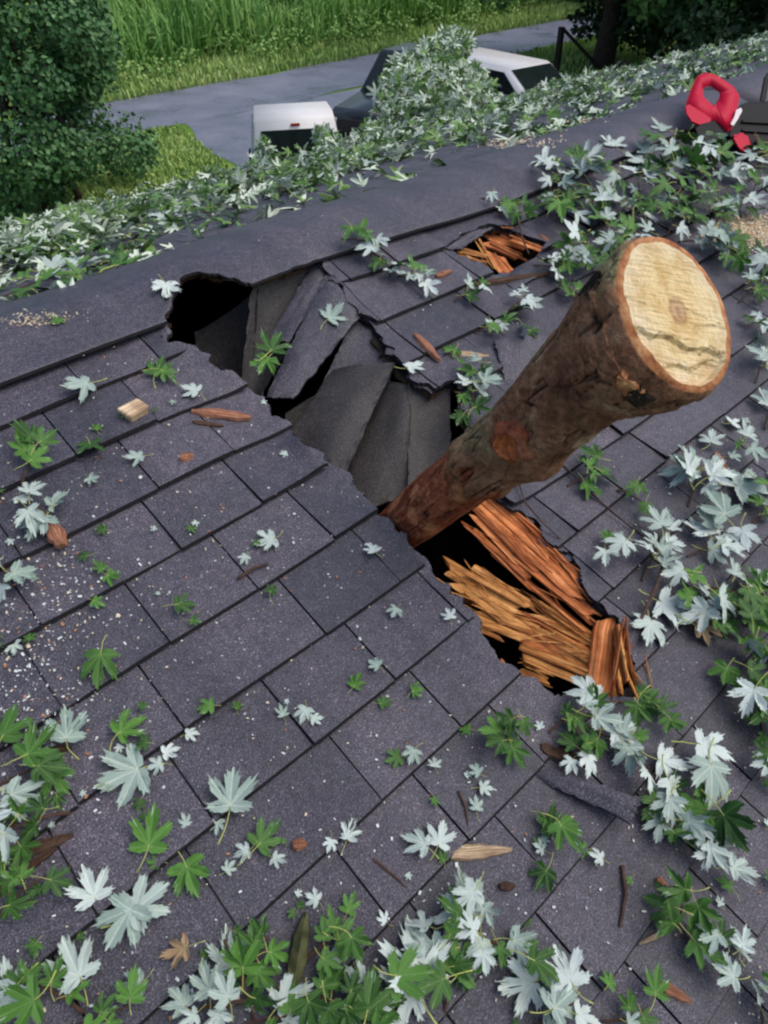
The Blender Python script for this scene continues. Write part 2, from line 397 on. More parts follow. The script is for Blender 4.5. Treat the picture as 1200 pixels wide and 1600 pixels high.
FLAPS = [
  ('shingle_flap', [(392,458,-0.010),(500,424,-0.004),(448,520,-0.075),(372,600,-0.22)], -0.03, M_SHD, 3),
  ('shingle_flap', [(300,450,-0.18),(402,456,-0.020),(380,590,-0.24),(300,545,-0.29)], -0.02, M_SHD, 4),
  ('shingle_flap', [(490,426,0.002),(520,446,0.006),(452,522,-0.030),(418,512,-0.062)], 0.012, M_SH, 15),
  ('shingle_flap', [(507,449,0.012),(564,502,0.014),(462,602,-0.022),(418,592,-0.050)], 0.020, M_SH, 5),
  ('shingle_flap', [(556,498,0.000),(624,550,0.003),(604,600,-0.050),(490,590,-0.075)], -0.012, M_SH, 6),
  ('shingle_flap', [(452,600,-0.085),(540,560,-0.060),(520,660,-0.16),(432,640,-0.17)], -0.012, M_SHD, 16),
  ('shingle_flap', [(522,560,-0.020),(618,570,0.010),(548,706,-0.075),(446,654,-0.105)], 0.022, M_SHD, 7),
  ('shingle_flap', [(606,580,-0.040),(644,598,-0.012),(655,728,-0.115),(520,752,-0.21)], 0.020, M_SHD, 8),
  ('shingle_flap', [(638,597,-0.004),(704,607,0.004),(714,700,-0.060),(650,728,-0.095)], -0.016, M_SHD, 9),
  ('shingle_flap', [(768,545,0.030),(805,528,0.055),(868,552,0.030),(790,610,0.004)], 0.012, M_SH, 11),
  ('shingle_flap', [(690,400,0.010),(730,372,0.016),(775,356,0.010),(720,392,0.002)], 0.006, M_SH, 17),
  ('shingle_flap', [(778,440,0.004),(838,404,0.008),(862,430,0.020),(800,462,0.020)], 0.010, M_SH, 18),
  ('shingle_flap', [(826,1212,0.006),(858,1204,0.022),(975,1262,0.075),(962,1296,0.060)], 0.006, M_SH, 10),
]
for nm, pts, bend, m, sd_ in FLAPS:
    V, Fc, mi = patch(pts, 20, 20, bend, 0.004 if sd_ in (10, 11, 17, 18) else 0.007, 0.008, sd_, 0.0016)
    o = mesh_obj(nm, V, Fc, [m, M_EDGE], house, mi)
    a = o.data.attributes.new('tone', 'FLOAT', 'FACE'); a.data.foreach_set('value', np.full(len(o.data.polygons), 0.5, np.float32))

# splintered boards in the openings
def splinter(name, a, b, width, thick, m, seed, fibres=7, parent=house, jagL=0.35, nrm=None, pa=None, pb=None):
    """a torn board: strips of grain broken off at unequal lengths, a and b are (px, py, h)"""
    rg = np.random.default_rng(seed)
    A = pa if pa is not None else S(*near(a[0], a[1]))+nN*a[2]; B = pb if pb is not None else S(*near(b[0], b[1]))+nN*b[2]
    ax = B-A; L = np.linalg.norm(ax); ax = ax/L; n_ = nN if nrm is None else nrm
    n_ = n_-ax*(n_ @ ax); n_ /= np.linalg.norm(n_); sd2 = np.cross(ax, n_)
    V, Fc, UV = [], [], []
    seg = 9; strips = []; c = -width/2
    while c < width/2:
        wd = min(width/(fibres*2.3)*rg.uniform(0.15, 2.8), width/2-c+0.001); strips.append((c, wd, rg.normal()*0.22*thick, thick*rg.uniform(0.10, 0.24), rg.normal()*0.035, 0.5)); c += wd*0.97
    for _ in range(int(fibres*2.5)):              # thin needles of grain standing off the board
        strips.append((rg.uniform(-0.5, 0.45)*width, width*rg.uniform(0.012, 0.05), thick*rg.uniform(0.1, 0.7), thick*rg.uniform(0.05, 0.12), rg.normal()*0.12, 0.9))
    for (c, wd, bz, ht, yaw_, jl) in strips:
        t0 = rg.uniform(0, jagL*jl*2)*rg.random(); t1 = 1-rg.uniform(0, jagL*jl*2)*rg.random()
        if jl > 0.8: q_ = rg.uniform(0.25, 0.8); t0 = rg.uniform(0, 1-q_); t1 = t0+q_
        p0, p1 = rg.uniform(0.0, 1.0), rg.uniform(0.0, 1.0); dip = rg.normal()*0.25*thick; u00 = rg.uniform(0, 40)
        o = len(V); k0, k1 = np.clip(rg.normal(size=2)*1.1, -2, 2)*wd*(0 if jl > 0.8 else 1)
        for i in range(seg+1):
            e = (0, 0.025, 0.07, 0.2, 0.4, 0.6, 0.8, 0.93, 0.975, 1.0)[i]; ta = t0+(t1-t0)*e
            nar = 1.0; pc = 0.5
            for d_, pp in ((i, p0), (seg-i, p1)):
                if d_ < 3 and jl > 0.8: nar = (0.1, 0.5, 0.85)[d_]; pc = pp
                elif d_ < 3: nar = (0.72, 0.93, 1.0)[d_]; pc = pp
            cc0 = c+wd*pc*(1-nar); ww = wd*nar; w1 = rg.normal()*0.02*wd
            h = bz+dip*(e-0.5)+rg.normal()*0.015*thick; hk = ht*(0.35+0.65*nar)
            tj = ta*L; yo = yaw_*(e-0.5)*L
            for (q_, hh) in ((0.02, 0.30), (0.30, 0.50), (0.72, 0.46), (0.98, 0.22), (0.95, -0.5), (0.05, -0.5)):
                V.append(A+ax*(tj+(q_-0.5)*(k0*max(0, 1-i/2.5)+k1*max(0, 1-(seg-i)/2.5)))+sd2*(cc0+ww*q_+w1+yo)+n_*(h+hk*hh)); UV.append(((c+wd*q_)*2+hh*ht*2+u00, tj*2.5+u00*3))
        for i in range(seg):
            for q in range(6): Fc.append((o+i*6+q, o+i*6+(q+1) % 6, o+(i+1)*6+(q+1) % 6, o+(i+1)*6+q))
        Fc.append(tuple(o+q for q in range(6))[::-1]); Fc.append(tuple(o+seg*6+q for q in range(6)))
    ob = mesh_obj(name, V, Fc, m, parent)
    ul = ob.data.uv_layers.new(name='UVMap'); arr = np.array(UV, np.float32)
    li = np.empty(len(ob.data.loops), np.int32); ob.data.loops.foreach_get('vertex_index', li); ul.data.foreach_set('uv', arr[li].ravel())
    return ob
SPL = [
  # wide split boards, the orange one along the upper rim
  ((742,768,-0.008),(868,888,-0.002),0.085,0.026,M_SPL,1,3,0.16), ((790,800,0.000),(925,945,0.004),0.080,0.026,M_SPL,2,3,0.14), ((725,790,-0.03),(850,905,-0.03),0.05,0.022,M_SPL,30,2,0.3),
  ((768,828,-0.040),(935,985,-0.014),0.045,0.026,M_SPL,3,2,0.3), ((815,850,-0.030),(935,968,-0.006),0.028,0.022,M_SPL,31,2,0.3),
  ((700,862,-0.080),(842,962,-0.040),0.075,0.024,M_SPY,4,3,0.4), ((742,870,-0.055),(850,945,-0.035),0.036,0.020,M_SPY,41,2,0.4),
  ((716,892,-0.10),(850,970,-0.030),0.016,0.014,M_SPY,5,2,0.3), ((820,905,-0.055),(930,1000,-0.018),0.020,0.018,M_SPY,51,2,0.3), ((850,930,-0.04),(950,1010,-0.012),0.030,0.02,M_SPY,52,2,0.3),
  ((718,925,-0.09),(838,990,-0.035),0.050,0.022,M_SPY,6,2,0.4), ((780,930,-0.08),(950,1030,-0.022),0.085,0.026,M_SPL,61,3,0.3), ((845,952,-0.05),(960,1035,-0.008),0.060,0.028,M_SPY,7,2,0.2),
  ((825,988,-0.060),(950,1058,-0.014),0.080,0.034,M_SPY,8,3,0.22), ((828,1012,-0.07),(885,1048,-0.04),0.060,0.02,M_SPY,9,4,0.6),
  ((932,1102,0.010),(950,962,0.016),0.055,0.13,M_SPL,10,0.9,0.12), ((966,1092,0.006),(968,985,0.006),0.040,0.12,M_SPY,11,0.8,0.15), ((1008,1098,0.002),(968,1000,0.000),0.05,0.035,M_SPY,12,3,0.25),
  ((750,995,-0.02),(795,1078,0.004),0.030,0.016,M_SPL,13,2,0.4), ((776,1030,-0.01),(800,1072,0.006),0.03,0.014,M_SPL,130,2,0.4), ((670,896,-0.01),(692,917,0.002),0.018,0.010,M_SPY,14,2,0.4), ((713,942,-0.015),(737,970,0.002),0.014,0.010,M_SPL,15,2,0.4),
  ((712,390,-0.020),(765,405,-0.012),0.060,0.02,M_SPY,20,4,0.5), ((742,370,-0.004),(778,412,-0.03),0.020,0.012,M_SPY,21,2,0.4),
  ((758,362,-0.020),(832,384,-0.006),0.095,0.05,M_SPL,22,1,0.25), ((770,380,-0.035),(808,425,-0.045),0.075,0.05,M_SPL,23,1,0.3), ((795,372,0.002),(850,394,0.008),0.040,0.014,M_SPL,24,2,0.4),
]
for a, b, wd, th, m, sd_, fb, jl in SPL: splinter('splintered_board', a, b, wd, th, m, sd_, fb, house, jl)
# ------------------------------------------------------------------ the limb driven through the roof
limb = empty('tree_limb', S(*near(645, 805)), 'thick sawn tree limb with rough reddish bark standing out of the hole in the roof', 'tree limb')
tipC = at(1055, 492, 0.97); baseC = at(641, 812, 1.63)
AX = tipC-baseC; LL = np.linalg.norm(AX); AX = AX/LL
eb = rv*0.089+fv*0.030-uv*0.004          # the two half axes of the sawn face
ea = -uv*0.108+rv*0.020-fv*0.004
def perp(v): v = v-AX*(v @ AX); return v/np.linalg.norm(v)
pb = perp(eb); pa_ = ea-AX*(ea @ AX)-pb*(ea @ pb); pa_ = pa_/np.linalg.norm(pa_)
def prof(t):
    xs = [-0.5, -0.08, 0.0, 0.28, 0.36, 0.44, 0.60, 0.80, 1.0]; rs = [0.052, 0.059, 0.060, 0.063, 0.064, 0.064, 0.066, 0.074, 0.096]
    return float(np.interp(t, xs, rs))
NA, NT = 192, 330
def fbm(p, o=4):
    a, s_, v = 1.0, 1.0, 0.0
    for _ in range(o): v += a*mnoise.noise((p[0]*s_, p[1]*s_, p[2]*s_)); a *= 0.5; s_ *= 2.1
    return v
kn_t, kn_phi = None, None
def ring_dir(phi, t):
    w_ = min(max((t-0.80)/0.20, 0), 1); w_ = w_*w_*(3-2*w_)
    r_ = prof(t)
    d = (pb*math.cos(phi)+pa_*math.sin(phi))*r_
    e = eb*math.cos(phi)+ea*math.sin(phi)
    return d*(1-w_)+e*w_
CRK = [0.0, 0.0]
def sm(a): a = min(max(a, 0.0), 1.0); return a*a*(3-2*a)
def bark_pt(phi, t, detail=True):
    d = ring_dir(phi, t); r_ = np.linalg.norm(d); u = d/r_
    ax_t = t*LL; cx, cy = math.cos(phi), math.sin(phi)
    amp = 1.0 if t < 0.985 else max(0.25, 1-(t-0.985)/0.02)
    h = 0.0; crack = 0.0
    tb = 0.38+0.12*mnoise.noise((cx*1.7, cy*1.7, 3.0))+0.02*mnoise.noise((cx*6, cy*6, 1.0)); outer = sm((t-tb)/0.018)
    if detail:
        h += fbm((cx*1.5, cy*1.5, ax_t*4.0), 2)*0.005
        h += fbm((cx*9+3, cy*9, ax_t*22), 3)*0.0016
        # plates of bark: cells stretched along the limb, parted by fissures
        wx = 0.45*mnoise.noise((cx*2, cy*2, ax_t*5+8)); wz = 0.45*mnoise.noise((cx*2+5, cy*2, ax_t*5))
        p_ = Vector((cx*2.5+wx, cy*2.5+wx, ax_t*7.5+wz)); ds, _p = mnoise.voronoi(p_); e = ds[1]-ds[0]
        cell = mnoise.noise(Vector(_p[0])*3.7)
        crack = max(0.0, 1-e/0.10)*outer*(0.35+0.65*sm(0.5+cell*1.6))
        h += outer*(0.007+0.0035*cell)-crack*0.0075
        f2 = abs(mnoise.noise((cx*3.4, cy*3.4, ax_t*2.2+2.0))); c2 = max(0, 1-f2/0.05)*0.8*(1-outer); h -= 0.004*c2; crack = max(crack, c2)
    h += 0.024*math.exp(-((t-0.55)/0.065)**2)*max(0, math.cos(phi-0.95))**3
    h += 0.006*math.exp(-((t-0.385)/0.03)**2)
    h += 0.016*math.exp(-((t-0.82)/0.16)**2)*max(0, math.cos(phi+2.05))**3
    h += 0.010*math.exp(-((t-0.90)/0.06)**2)*max(0, math.cos(phi-2.3))**4
    CRK[0] = crack; CRK[1] = outer
    return baseC+AX*ax_t+d+u*h*amp
T0 = -0.42
V, Fc, MI, TT, CC, OO = [], [], [], [], [], []
for i in range(NT+1):
    t = T0+(1-T0)*i/NT
    for k in range(NA): V.append(bark_pt(2*math.pi*k/NA, t)); TT.append(t); CC.append(CRK[0]); OO.append(CRK[1])
for i in range(NT):
    for k in range(NA): Fc.append((i*NA+k, i*NA+(k+1) % NA, (i+1)*NA+(k+1) % NA, (i+1)*NA+k)); MI.append(0)
Fc.append(tuple(range(NA))[::-1]); MI.append(0)
# a narrow ring of orange inner bark round the sawn wood
last = NT*NA; o = len(V)
for k in range(NA):
    ph = 2*math.pi*k/NA; p = V[last+k]; c = tipC
    wd = 0.080+0.05*fbm((math.cos(ph)*2.4, math.sin(ph)*2.4, 7.3), 3)+0.075*max(0, math.cos(ph-2.7))**3
    V.append(p+(c-p)*max(wd, 0.03)+AX*0.0015); TT.append(1.0); CC.append(0.0); OO.append(1.0)
for k in range(NA): Fc.append((last+k, last+(k+1) % NA, o+(k+1) % NA, o+k)); MI.append(1)
rimv = [V[o+k] for k in range(NA)]

m, t_, b_ = mat('bark', 0.85, 0.2); c = coord(t_, 'UV'); ob_c = coord(t_, 'Object')
tt = attr(t_, 'outer'); ph_ = tex_noise(t_, ob_c, 14, 5, 0.65); fine = tex_noise(t_, ob_c, 70, 4, 0.7); strk = tex_noise(t_, mapping(t_, c, (26, 4, 1)), 1.0, 5, 0.65)
red = ramp(t_, strk, [(0.25, (0.07, 0.018, 0.010)), (0.5, (0.28, 0.070, 0.032)), (0.72, (0.54, 0.20, 0.10))])
brn = ramp(t_, ph_, [(0.28, (0.11, 0.042, 0.024)), (0.5, (0.31, 0.145, 0.082)), (0.72, (0.50, 0.32, 0.20))])
mx = t_.nodes.new('ShaderNodeMath'); mx.operation = 'ADD'; t_.links.new(tt, mx.inputs[0])
sc = t_.nodes.new('ShaderNodeMath'); sc.operation = 'MULTIPLY_ADD'; t_.links.new(ph_, sc.inputs[0]); sc.inputs[1].default_value = 0.9; sc.inputs[2].default_value = -0.45; t_.links.new(sc.outputs[0], mx.inputs[1])
fac = ramp(t_, mx.outputs[0], [(0.25, (0, 0, 0)), (0.80, (1, 1, 1))])
pr2 = ramp(t_, tex_noise(t_, mapping(t_, ob_c, (1, 1, 0.7)), 17, 4, 0.6), [(0.54, (0, 0, 0)), (0.62, (0.8,)*3)])
red = mix(t_, red, (0.66, 0.27, 0.12), pr2); col = mix(t_, red, brn, fac)
moss = ramp(t_, tex_noise(t_, ob_c, 9, 4, 0.6), [(0.50, (0, 0, 0)), (0.66, (1, 1, 1))]); mg = t_.nodes.new('ShaderNodeMath'); mg.operation = 'MULTIPLY'
t_.links.new(moss, mg.inputs[0]); t_.links.new(attr(t_, 'mossy'), mg.inputs[1])
col = mix(t_, col, (0.32, 0.33, 0.17), mg.outputs[0])
col = mix(t_, col, ramp(t_, fine, [(0.3, (0.45, 0.42, 0.40)), (0.65, (1.15, 1.12, 1.1))]), 1.0, 'MULTIPLY')
col = mix(t_, col, (0.014, 0.008, 0.006), ramp(t_, attr(t_, 'crack'), [(0.25, (0, 0, 0)), (0.7, (0.92,)*3)]))
t_.links.new(col, b_.inputs['Base Color']); bump(t_, b_, fine, 0.9, 0.008); M_BARK = m
m, t_, b_ = mat('inner_bark', 0.8, 0.2); c = coord(t_, 'Object'); f = tex_noise(t_, c, 60, 4, 0.6)
t_.links.new(ramp(t_, f, [(0.3, (0.20, 0.065, 0.025)), (0.5, (0.42, 0.17, 0.07)), (0.7, (0.58, 0.33, 0.16))]), b_.inputs['Base Color']); bump(t_, b_, f, 0.6, 0.004); M_INB = m

bark = mesh_obj('bark', V, Fc, [M_BARK, M_INB], limb, MI, smooth=True)
a = bark.data.attributes.new('crack', 'FLOAT', 'POINT'); a.data.foreach_set('value', np.array(CC, np.float32))
a = bark.data.attributes.new('outer', 'FLOAT', 'POINT'); a.data.foreach_set('value', np.array(OO, np.float32))
mo = []
for i, p in enumerate(V):
    k = i % NA; ph = 2*math.pi*k/NA; mo.append(max(0.0, math.cos(ph+2.2))*0.9*min(max((TT[i]-0.3)/0.3, 0), 1)+0.12)
a = bark.data.attributes.new('mossy', 'FLOAT', 'POINT'); a.data.foreach_set('value', np.array(mo, np.float32))
ul = bark.data.uv_layers.new(name='UVMap'); li = np.empty(len(bark.data.loops), np.int32); bark.data.loops.foreach_get('vertex_index', li)
UVb = np.array([((i % NA)/NA*1.0, TT[i]*LL*2) for i in range(len(V))], np.float32); ul.data.foreach_set('uv', UVb[li].ravel())

# sawn face: rings from the rim to the pith, saw marks and the step left by two cuts
pith = (0.02, -0.02); NR = 40
V, Fc, UV = [], [], []
for j in range(NR+1):
    q = 1-j/NR
    for k in range(NA):
        ph = 2*math.pi*k/NA; p = tipC+(rimv[k]-tipC)*q if j else rimv[k]
        x_, y_ = math.cos(ph)*q, math.sin(ph)*q
        st = -0.006 if (y_ > 0.40+0.10*x_+0.03*math.sin(9*x_)) else 0.0
        st2 = -0.004 if (y_ > 0.70-0.16*x_+0.03*math.sin(11*x_)) else 0.0
        rough = 0.0012*mnoise.noise((x_*2.5, y_*22, 1.0))+0.0008*mnoise.noise((x_*14, y_*14, 4.0))
        V.append(p+AX*((st+st2)*min(1, j/2)+rough*min(1, j/3)) if j else p); UV.append((x_, y_))
for j in range(NR):
    for k in range(NA): Fc.append((j*NA+k, j*NA+(k+1) % NA, (j+1)*NA+(k+1) % NA, (j+1)*NA+k))
FCR = []
for (x_, y_) in UV:
    l1 = abs(y_-(0.40+0.10*x_+0.05*math.sin(7*x_)+0.03*math.sin(19*x_))); l2 = abs(y_-(0.70-0.16*x_+0.05*math.sin(8*x_))); l3 = abs(y_-(0.10+0.03*math.sin(6*x_)))+max(0, 0.35-x_); l4 = abs(y_+0.03-0.1*x_)+max(0, x_+0.55)
    l5 = abs((y_+0.12)-0.22*(x_-0.2))+max(0, 0.25-x_)*1.0
    FCR.append(max(0, 1-min(l1/0.035, l2/0.03*(1 if x_ > -0.1 else 3), l3/0.018, l4/0.018, l5/0.016)))
m, t_, b_ = mat('sawn_wood', 0.7, 0.25); c = coord(t_, 'UV')
off = t_.nodes.new('ShaderNodeMapping'); off.inputs['Location'].default_value = (-pith[0]-0.05, -pith[1]+0.06, 0); t_.links.new(c, off.inputs['Vector'])
ln = t_.nodes.new('ShaderNodeVectorMath'); ln.operation = 'LENGTH'; t_.links.new(off.outputs[0], ln.inputs[0])
wob = tex_noise(t_, c, 3.0, 3, 0.5); rr = t_.nodes.new('ShaderNodeMath'); rr.operation = 'MULTIPLY_ADD'; t_.links.new(wob, rr.inputs[0]); rr.inputs[1].default_value = 0.22; t_.links.new(ln.outputs[1], rr.inputs[2])
sn = t_.nodes.new('ShaderNodeMath'); sn.operation = 'MULTIPLY'; t_.links.new(rr.outputs[0], sn.inputs[0]); sn.inputs[1].default_value = 85
si = t_.nodes.new('ShaderNodeMath'); si.operation = 'SINE'; t_.links.new(sn.outputs[0], si.inputs[0])
s2 = t_.nodes.new('ShaderNodeMath'); s2.operation = 'MULTIPLY_ADD'; t_.links.new(si.outputs[0], s2.inputs[0]); s2.inputs[1].default_value = 0.5; s2.inputs[2].default_value = 0.5
base = ramp(t_, rr.outputs[0], [(0.10, (0.13, 0.06, 0.03)), (0.135, (0.45, 0.27, 0.15)), (0.22, (0.66, 0.43, 0.25)), (0.27, (0.50, 0.32, 0.17)), (0.32, (0.84, 0.63, 0.32)), (0.75, (0.88, 0.71, 0.41)), (1.0, (0.86, 0.72, 0.48))])
col = mix(t_, base, mix(t_, base, (0.55, 0.37, 0.17), 0.16), s2.outputs[0])
saw = tex_noise(t_, mapping(t_, c, (1.6, 26, 1), (0, 0, 0.06)), 1.0, 5, 0.65)
col = mix(t_, col, ramp(t_, saw, [(0.24, (0.34, 0.23, 0.14)), (0.36, (0.93, 0.90, 0.86)), (0.7, (1.10, 1.10, 1.10))]), 1.0, 'MULTIPLY')
pt = tex_noise(t_, c, 2.2, 4, 0.6); col = mix(t_, col, ramp(t_, pt, [(0.38, (0.78, 0.66, 0.48)), (0.55, (1.0, 1.0, 1.0))]), 0.8, 'MULTIPLY')
cr = t_.nodes.new('ShaderNodeMath'); cr.operation = 'MULTIPLY'; t_.links.new(attr(t_, 'crack'), cr.inputs[0]); t_.links.new(ramp(t_, tex_noise(t_, c, 14, 3, 0.6), [(0.35, (0.1,)*3), (0.6, (1,)*3)]), cr.inputs[1])
col = mix(t_, col, (0.13, 0.075, 0.022), cr.outputs[0])
t_.links.new(col, b_.inputs['Base Color']); bump(t_, b_, saw, 0.7, 0.005)
face = mesh_obj('cut_face', V, Fc, m, limb)
a = face.data.attributes.new('crack', 'FLOAT', 'POINT'); a.data.foreach_set('value', np.array(FCR, np.float32))
ul = face.data.uv_layers.new(name='UVMap'); li = np.empty(len(face.data.loops), np.int32); face.data.loops.foreach_get('vertex_index', li)
ul.data.foreach_set('uv', np.array(UV, np.float32)[li].ravel())

def on_bark(px, py):                                     # nearest bark point seen at a pixel
    best = None
    for i in range(60):
        t = i/59*1.0
        for k in range(64):
            ph = 2*math.pi*k/64; p = bark_pt(ph, t, False); q = p-CAM; z = q @ fv
            e = (600+FPX*(q @ rv)/z-px)**2+(800-FPX*(q @ uv)/z-py)**2+ (z*60)**2*0.02
            if best is None or e < best[0]: best = (e, ph, t, p)
    _, ph, t, p = best; d = ring_dir(ph, t); return p, d/np.linalg.norm(d), ph, t
def blob(name, c, nrm, rad, hgt, m, seed, parent, rim=None, stretch=1.0):
    """a knot: a rough collar of bark with a sunken or raised middle"""
    up = AX-nrm*(AX @ nrm); up /= np.linalg.norm(up); sd = np.cross(up, nrm); V, Fc, MI = [], [], []; n, rr_ = 40, 12
    for j in range(rr_+1):
        q = j/rr_
        for k in range(n):
            ph = 2*math.pi*k/n; r_ = rad*q*(1+0.35*mnoise.noise((math.cos(ph)*1.5, math.sin(ph)*1.5, seed)))
            h = hgt*(math.exp(-((q-0.62)/0.22)**2)*0.9+(0.35 if q < 0.6 else 0.35*(1-q)/0.4))-0.010*(q > 0.97)
            h += 0.007*fbm((math.cos(ph)*3*q, math.sin(ph)*3*q, seed+3), 3)*(q < 0.95)
            V.append(c+(up*math.sin(ph)*stretch+sd*math.cos(ph))*r_+nrm*(h-0.003))
    for j in range(rr_):
        for k in range(n): Fc.append((j*n+k, j*n+(k+1) % n, (j+1)*n+(k+1) % n, (j+1)*n+k)); MI.append(0 if q_in(j/rr_) else 1)
    o = mesh_obj(name, V, Fc, m, parent, MI, smooth=True)
    for nm_, v in (('outer', 0.35), ('crack', 0.0), ('mossy', 0.0)):
        a = o.data.attributes.new(nm_, 'FLOAT', 'POINT'); a.data.foreach_set('value', np.full(len(V), v, np.float32))
    return o
def q_in(q): return q < 0.55
M_KNOT = plain('knot_wood', (0.46, 0.13, 0.04), 0.8, 0.6, 90); M_KDARK = plain('knot_hole', (0.018, 0.010, 0.007), 0.9, 0.4, 40)
p, nr, ph, t = on_bark(806, 690); blob('knot', p+nr*0.009, nr, 0.042, 0.016, [M_KNOT, M_BARK], 2.0, limb)
# bark plates and fissures lifted along the limb
def bark_plate(px, py, ln_, wd, lift, seed, m):
    p, nr, ph, t = on_bark(px, py); V, Fc = [], []; nu, nv = 12, 7
    for i in range(nu+1):
        for j in range(nv+1):
            tt_ = min(t+(i/nu-0.5)*ln_/LL, 0.965); pp = ph+(j/nv-0.5)*wd/prof(t)
            q = bark_pt(pp+0.10*mnoise.noise((i*0.6, seed, 0)), tt_+0.012*mnoise.noise((j*0.9, seed, 3)), True)
            e = min(i, nu-i)/nu*2; d = ring_dir(pp, tt_); d = d/np.linalg.norm(d)
            V.append(q+d*(0.002+lift*(0.4+0.6*(j/nv))*min(1, 0.4+e)+0.002*mnoise.noise((i*0.7, j*0.7, seed))))
    n = len(V); W = nv+1
    V += [v-ring_dir(ph, t)/np.linalg.norm(ring_dir(ph, t))*(0.008+lift) for v in V]
    q = [(i*W+j, (i+1)*W+j, (i+1)*W+j+1, i*W+j+1) for i in range(nu) for j in range(nv)]
    ed = {}
    for f in q:
        for k in range(4): ed[(f[k], f[(k+1) % 4])] = 1
    Fc = [f[::-1] for f in q]+[tuple(i+n for i in f) for f in q]+[(a, b, b+n, a+n) for (a, b) in ed if (b, a) not in ed]
    o = mesh_obj('bark_plate', V, Fc, m, limb)
    for nm_, v in (('outer', 1.0), ('crack', 0.0), ('mossy', 0.3)):
        a = o.data.attributes.new(nm_, 'FLOAT', 'POINT'); a.data.foreach_set('value', np.full(len(V), v, np.float32))
M_BDARK = plain('dark_bark', (0.022, 0.015, 0.010), 0.9, 0.5, 50)
bark_plate(952, 432, 0.12, 0.022, 0.005, 1, M_BDARK); bark_plate(905, 500, 0.10, 0.03, 0.004, 2, M_BARK)
for i, (px, py, l, wd) in enumerate([(870,640,.12,.05),(890,565,.10,.05),(940,640,.10,.06),(820,610,.09,.04),(780,660,.08,.04),(905,690,.09,.06),(960,540,.08,.05),(850,700,.07,.05)]):
    bark_plate(px, py, l, wd, 0.003, 10+i, M_BARK)
bark_plate(990, 592, 0.05, 0.030, 0.007, 41, M_INB); bark_plate(1000, 612, 0.04, 0.024, 0.005, 42, M_BDARK)
# ------------------------------------------------------------------ silver maple leaves
def leaf_mat(name, c1, c2, vein, rough, spec):
    m, t, b = mat(name, rough, spec); oi = t.nodes.new('ShaderNodeObjectInfo'); c = coord(t, 'UV'); oc = coord(t)
    f = tex_noise(t, oc, 28, 5, 0.7)
    rnd = t.nodes.new('ShaderNodeMath'); rnd.operation = 'MULTIPLY_ADD'; t.links.new(oi.outputs['Random'], rnd.inputs[0]); rnd.inputs[1].default_value = 0.62
    sub = t.nodes.new('ShaderNodeMath'); sub.operation = 'MULTIPLY'; t.links.new(f, sub.inputs[0]); sub.inputs[1].default_value = 0.55; t.links.new(sub.outputs[0], rnd.inputs[2])
    at_ = t.nodes.new('ShaderNodeMath'); at_.operation = 'ADD'; t.links.new(rnd.outputs[0], at_.inputs[0]); t.links.new(attr(t, 'shade'), at_.inputs[1])
    col = ramp(t, at_.outputs[0], [(0.1, c1), (0.95, c2)])
    sep = t.nodes.new('ShaderNodeSeparateXYZ'); t.links.new(c, sep.inputs[0])
    vr = ramp(t, sep.outputs[0], [(0.0, (1, 1, 1)), (0.10, (0, 0, 0))])
    col = mix(t, col, vein, mix(t, (0, 0, 0), vr, 0.6)); t.links.new(col, b.inputs['Base Color'])
    bump(t, b, f, 0.25, 0.004); return m
M_LTOP = leaf_mat('leaf_upper_side', (0.008, 0.036, 0.010), (0.095, 0.235, 0.040), (0.18, 0.30, 0.10), 0.5, 0.25)
M_LUND = leaf_mat('leaf_silver_underside', (0.18, 0.28, 0.22), (0.62, 0.70, 0.67), (0.70, 0.75, 0.66), 0.62, 0.25)
M_PET = plain('leaf_stalk', (0.46, 0.50, 0.14), 0.5, 0.3, 30)
M_TWIG = plain('twig_bark', (0.075, 0.042, 0.030), 0.8, 0.4, 60)
M_BROWN = leaf_mat('withered_leaf', (0.25, 0.16, 0.08), (0.45, 0.33, 0.20), (0.4, 0.3, 0.2), 0.7, 0.2)
HALF = [(0, 1.0), (3.5, .90), (7, .84), (9, .90), (11, .78), (14, .70), (17, .74), (18.5, .58), (21, .40), (24, .30), (28, .42), (31, .60), (33, .58), (37, .80), (40, .78), (43, .93), (46, .80), (49, .78), (51, .82), (54, .62), (58, .58), (60, .60), (64, .40), (70, .28), (78, .36), (84, .42), (88, .56), (94, .52), (98, .60), (102, .46), (110, .44), (114, .40), (126, .26), (145, .17), (168, .10)]
_h = []
for (a0, r0__), (a1, r1__) in zip(HALF, HALF[1:]): _h += [(a0, r0__), ((a0*0.55+a1*0.45), (r0__*0.5+r1__*0.5)*(0.90 if (int(a0*10) % 3) else 1.04))]
HALF = _h+[HALF[-1]]
def leaf_outline(rg, lob=1.0):
    pts = []
    for sgn in (1, -1):
        h = []
        for a, r_ in HALF:
            rr_ = (0.90*r_+0.10*min(1, r_+0.35))**lob*(1+rg.normal()*0.045); aa = a*(1+rg.normal()*0.01)
            h.append((math.radians(aa)*sgn, rr_))
        pts.append(h)
    return pts[1][::-1][:-1]+pts[0]
